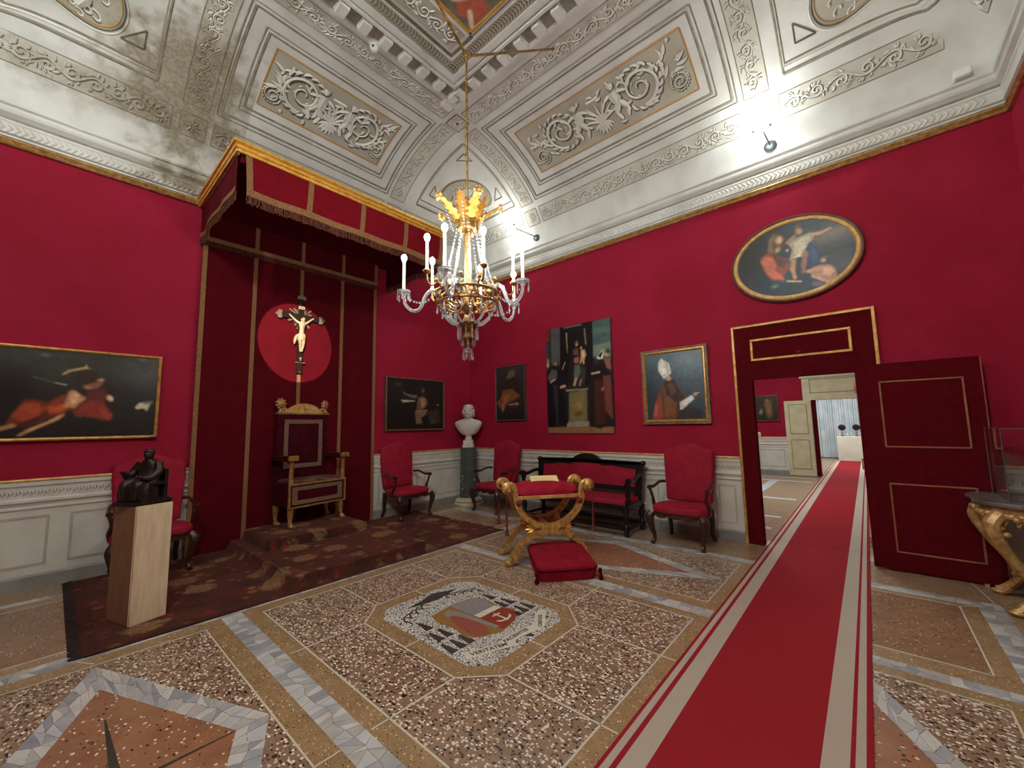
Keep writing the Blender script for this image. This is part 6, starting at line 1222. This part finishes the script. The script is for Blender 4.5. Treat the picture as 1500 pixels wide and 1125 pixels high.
b=B(); b.lathe([(.012,2.5),(.03,2.55),(.022,2.6),(.05,2.68),(.06,2.74),(.035,2.8),(.045,2.86),(.028,2.92),(.03,3.05),(.026,3.2),(.04,3.28),(.03,3.34),(.05,3.4),(.02,3.46)],16,(XC,YC,0)); CO('stem',b,m_stem)
b=B(); b.lathe([(.05,3.37),(.095,3.40),(.105,3.43),(.10,3.45),(.108,3.47),(.112,3.50),(.105,3.51),(.09,3.50),(.085,3.44)],24,(XC,YC,0)); crown=CO('crown',b,m_antg)
# crown leaves and flowers
for k in range(10):
    a=2*PI*k/10+.2; big=k%2==0
    b=B()
    L0=.2 if big else .15
    spine=[cp(.105+(.10+.06*(not big))*t**1.3*1.2,a,3.49+L0*t) for t in [i/8 for i in range(9)]]
    tang=Vector((-sin(a),cos(a),0)); vs=[]; 
    wd=[.014,.044,.026,.06,.03,.054,.024,.034,.003]
    for i,p in enumerate(spine):
        o_=Vector((cos(a),sin(a),.25))*.008
        vs+=[p-tang*wd[i],p+o_,p+tang*wd[i],p-o_]
    b.add(vs,[(i*4+j,i*4+(j+1)%4,(i+1)*4+(j+1)%4,(i+1)*4+j) for i in range(8) for j in range(4)])
    if big:
        for i in (1,3,5):
            for s in (-1,1): b.ball(spine[i]+tang*s*wd[i]*.9+Vector((0,0,.012)),(.02,.02,.02),6,5)
    CO('crown_leaf',b,m_crown,crown,40)
    if not big:
        b=B(); q=spine[-1]+Vector((cos(a),sin(a),0))*.015
        for j in range(6): t=2*PI*j/6; b.ball(q+tang*.03*cos(t)+Vector((0,0,.03*sin(t))),(.018,.018,.016),6,5)
        b.ball(q+Vector((cos(a),sin(a),0))*.012,.014,6,5); CO('crown_flower',b,m_goldp,crown)
# main ring, openwork
for z_,r_,t_ in ((2.80,.285,.011),(2.70,.275,.011),(2.75,.16,.008)):
    b=B(); b.tube([cp(r_,2*PI*i/48,z_) for i in range(48)],t_,6,closed=True); CO('ring',b,m_antg)
for k in range(20):
    a=2*PI*k/20; b=B(); b.tube([cp(.28,a+.15*cos(t),2.75+.042*sin(t)) for t in [2*PI*i/14 for i in range(14)]],.006,5,closed=True)
    if k%2==0: b.ball(cp(.285,a,2.75),(.022,.022,.022),6,5)
    CO('ring_scroll',b,m_antg)
for k in range(10):
    a=2*PI*k/10; b=B(); b.tube(bez([cp(.05,a,2.72),cp(.12,a,2.66),cp(.2,a,2.70),cp(.275,a,2.74)],4),.008,6); CO('spoke',b,m_antg)
for k in range(10):
    a=2*PI*k/10+.3; b=B(); pts=[cp(.28-.06*sin(t*.5)+.03*cos(t),a,2.82+.05*(1-cos(t*.6))+.02*sin(t)) for t in [i*.5 for i in range(12)]]; b.tube(pts,.007,5); b.ball(pts[-1],.016,6,5); CO('ring_leaf',b,m_gold)
# hanging boss and finial
b=B(); b.lathe([(0,2.335),(.03,2.34),(.055,2.37),(.06,2.40),(.04,2.42),(.05,2.46),(.085,2.50),(.09,2.53),(.05,2.55),(.03,2.6)],18,(XC,YC,0)); CO('lower_boss',b,m_antg)
b=B(); b.lathe([(0,2.225),(.02,2.23),(.042,2.26),(.03,2.28),(.05,2.285),(.012,2.30),(.01,2.34)],14,(XC,YC,0)); CO('finial',b,m_crys)
def beads(p,q,n,sag,r,name='bead_chain'):
    b=B(); p=Vector(p); q=Vector(q)
    for i in range(n+1):
        t=i/n; c=p+(q-p)*t; c.z-=sag*4*t*(1-t); k=r*(.75+.45*sin(PI*t)); b.ball(c,(k,k,k*1.15),6,4)
    return CO(name,b,m_crys,smooth=0)
for k in range(10):
    a=2*PI*k/10
    beads(cp(.10,a,3.44),cp(.275,a,2.82),26,.10,.0115)
    beads(cp(.27,a,2.69),cp(.085,a,2.52),12,.045,.011)
    if k%2==0: beads(cp(.21,a+.3,3.66),cp(.13,a+.3,3.40),9,.02,.008)
def drop(p,l=.075,r=.009,name='crystal_drop'):
    b=B(); p=Vector(p); b.ball(p-Vector((0,0,.008)),.006,6,4); b.lathe([(.002,-.014),(r*.6,-.03),(r,-l*.75),(r*.7,-l*.9),(0,-l)],6,p); return CO(name,b,m_crys,smooth=0)
for k in range(10):
    a=2*PI*k/10+.31; drop(cp(.09,a,2.50),.13,.010); drop(cp(.275,a,2.69),.09,.010)
for k in range(6): drop(cp(.045,2*PI*k/6,2.27),.085,.008)
for k in range(8): drop(cp(.06,2*PI*k/8,2.39),.08,.008)
# view-independent candle arms: five outer glass, five inner gilt
A0=math.atan2(0-YC,0-XC)   # one direction towards the doorway side used as zero
VR=A0
def candle(p,h,parent,m_c=None):
    b=B(); b.lathe([(.020,0),(.020,.015),(.0135,.02),(.013,h)],10,p); c=CO('candle',b,m_candle,parent)
    b=B(); q=Vector(p)+Vector((0,0,h)); b.lathe([(.008,0),(.012,.012),(.023,.03),(.026,.046),(.021,.064),(.008,.078),(0,.082)],10,q); CO('bulb',b,m_bulb,c)
def bob(p,r,parent,m):
    b=B(); b.lathe([(.012,-.045),(.02,-.03),(.03,-.012),(r,.0),(r*1.02,.012),(r*.9,.008),(.03,.004),(0,.004)],16,p); o=CO('drip_pan',b,m,parent)
    for j in range(6):
        t=2*PI*j/6+.2; q=Vector(p)+Vector((r*.95*cos(t),r*.95*sin(t),-.002)); drop(q,.085,.008,'crystal_drop')
for k in range(5):
    a=VR+math.radians(-90+72*k)
    b=B(); path=bez([cp(.26,a,2.76),cp(.32,a,2.83),cp(.38,a,2.78),cp(.43,a,2.66),cp(.50,a,2.64),cp(.56,a,2.70),cp(.575,a,2.79)],5); b.tube(path,lerps([.018,.018,.017,.016,.016,.015,.013],len(path)),8); arm=CO('glass_arm',b,m_crys)
    bob(cp(.575,a,2.81),.058,arm,m_crys); candle(cp(.575,a,2.815),.27 if k!=1 else .30,arm)
    a2=VR+math.radians(-54+72*k)
    b=B(); path=bez([cp(.27,a2,2.78),cp(.32,a2,2.84),cp(.38,a2,2.80),cp(.42,a2,2.83),cp(.425,a2,2.90)],5); b.tube(path,.009,6); b.ball(cp(.33,a2,2.86),.02,6,5); arm=CO('gilt_arm',b,m_antg)
    b=B(); b.lathe([(.008,-.02),(.022,-.01),(.036,.004),(.034,.012),(0,.012)],14,cp(.425,a2,2.91)); CO('drip_pan',b,m_antg,arm); candle(cp(.425,a2,2.92),.25,arm)
    beads(cp(.56,a,2.78),cp(.29,a2,2.80),12,.10,.009); 
# ------------------------------------------------------------------ cornice floodlights, sensors
m_steel=M('dark_steel',(72,78,84),.4,.6); m_tube=M('lit_halogen',(255,250,240),.4,emit=60); m_wplas=M('white_sensor_plastic',(228,226,220),.45)
def flood(loc,tip,label):
    r=thing('floodlight',label,'floodlight',loc,0,'cornice floodlights'); l=Vector(loc); t=Vector(tip)-l
    b=B(); b.lathe([(.075,0),(.075,.02),(.06,.03),(0,.03)],18,(0,0,0),lambda x,y,z:(x,-z,y)); obj('wall_plate',b,m_steel,r)
    b=B(); b.tube([(0,-.03,0),tuple(t*.8)],.009,6); obj('arm',b,m_steel,r)
    d=Vector((1,0,0)); b=B(); b.tube([t-d*.075,t+d*.075],.016,8); obj('lamp_tube',b,m_tube,r)
    for s in (-1,1): b=B(); b.tube([t+d*s*.075,t+d*s*.11],.018,8); obj('lamp_socket',b,m_steel,r)
flood((-4.65,BY-.03,5.31),(-4.98,BY-.46,5.50),'steel floodlight on an arm above the dark painting near the chandelier')
flood((-.684,BY-.03,5.27),(-.73,BY-.30,5.40),'steel floodlight glaring on the cornice above the oval painting')
sd=thing('camera_dome','small white security dome on the vault near the ceiling brackets','sensor',(-4.36,2.41,6.5)); 
b=B(); b.lathe([(.07,0),(.07,-.03),(.058,-.04)],18); obj('mount',b,m_wplas,sd); b=B(); b.ball((.0,0,-.06),(.055,.055,.06),16,10); obj('dome',b,m_wplas,sd); b=B(); b.ball((.035,-.035,-.085),.016,8,6); obj('lens',b,m_blackp,sd)
bx_=thing('wall_box','small white sensor box on the wall below the vault at right','sensor',(1.04,BY-.02,5.19)); b=B(); b.box(-.065,.065,-.11,0,-.04,.05); obj('housing',b,m_wplas,bx_,smooth=0,bevel=.014); b=B(); b.box(-.05,.05,-.1,-.01,-.046,-.04); obj('lens_plate',b,m_wplas,bx_,smooth=0)
# ------------------------------------------------------------------ gilt console with glass case at the right edge
co=thing('console_table','gilded carved console table with grey marble top at the right edge','console table',(XR-.075,5.52,0))
m_cmar=M('grey_marble_top',(120,112,108),.25,0,(92,84,80),5,6,.3,.7)
ou=[(0,-.42),(-.40,-.42),(-.50,-.36),(-.58,-.30),(-.63,-.15),(-.60,0),(-.63,.15),(-.58,.28),(-.50,.34),(-.40,.38),(0,.38)]
b=B(); b.prism(ou,.86,.895); obj('marble_top',b,m_cmar,co,smooth=0,bevel=.008)
b=B(); b.prism([(x*.92,y*.92) for x,y in ou],.80,.86); ap=obj('apron',b,m_gold,co,smooth=30)
b=B()
for i in range(len(ou)-1):
    for k in range(4):
        t=k/4; x_,y_=[(ou[i][j]+(ou[i+1][j]-ou[i][j])*t)*.93 for j in (0,1)]; b.ball((x_,y_,.79-.02*((i+k)%2)),(.032,.032,.03),8,6)
        if (i+k)%3==0: b.tube(bez([(x_,y_,.79),(x_*.97,y_*.97,.75),(x_*1.0,y_*1.0,.71)],3),lerps([.024,.02,.008],7),6)
obj('apron_carving',b,m_gold,ap)
for sy in (-.30,.26):
    b=B(); b.tube(bez([(-.50,sy*1.05,.80),(-.56,sy*1.15,.70),(-.50,sy*1.0,.52),(-.40,sy*.9,.34),(-.36,sy*.9,.18),(-.44,sy*1.0,.06),(-.48,sy*1.02,.03)],5),lerps([.05,.055,.042,.034,.03,.038,.045],31),8)
    for k in range(3): b.ball((-.54+.03*k,sy*1.1,.74-.05*k),(.03,.03,.024),8,6)
    lg=obj('leg',b,m_gold,co); b=B(); b.ball((-.47,sy*1.02,.03),(.06,.045,.028),10,6); obj('foot',b,m_gold,lg)
b=B(); b.tube(bez([(-.38,-.27,.2),(-.24,-.05,.3),(-.38,.24,.2)],6),.025,8); b.ball((-.26,-.02,.32),(.06,.06,.07),10,8); obj('stretcher',b,m_gold,co)
gc=thing('glass_case','clear glass display case standing on the gilt console','display case',(XR-.27,5.52,.897))
GX,GY,GH=.24,.30,.60; m_gedge=M('glass_edge',(150,170,160),.1,0,trans=.6)
for nm,bx in (('pane',(-GX,-GX+.005,-GY,GY,0,GH)),('pane',(GX-.005,GX,-GY,GY,0,GH)),('pane',(-GX,GX,-GY,-GY+.005,0,GH)),('pane',(-GX,GX,GY-.005,GY,0,GH)),('top_pane',(-GX,GX,-GY,GY,GH,GH+.005))):
    b=B(); b.box(*bx); obj(nm,b,m_glass,gc,smooth=0)
b=B()
for z_ in (.0,GH):
    for p,q in (((-GX,-GY),(GX,-GY)),((GX,-GY),(GX,GY)),((GX,GY),(-GX,GY)),((-GX,GY),(-GX,-GY))): b.tube([(*p,z_+.003),(*q,z_+.003)],.003,4)
for x_ in (-GX,GX):
    for y_ in (-GY,GY): b.tube([(x_,y_,0),(x_,y_,GH)],.003,4)
obj('edges',b,m_gedge,gc)
rel=thing('gilt_reliquary','gilded ornament standing inside the glass case on the console','ornament',(XR-.25,5.50,.905))
b=B(); b.lathe([(.13,0),(.13,.02),(.10,.035),(.05,.06),(.035,.12),(.06,.16),(.09,.22),(.10,.28),(.06,.34),(.02,.36)],18); obj('body',b,m_gold,rel)
b=B(); 
for k in range(8): a=2*PI*k/8; b.tube([(.02*cos(a),.0,.42+.02*sin(a)),(.07*cos(a),0,.42+.07*sin(a))],[.012,.004],6)
b.ball((0,0,.42),.03,10,8); obj('sunburst',b,m_goldb,rel)
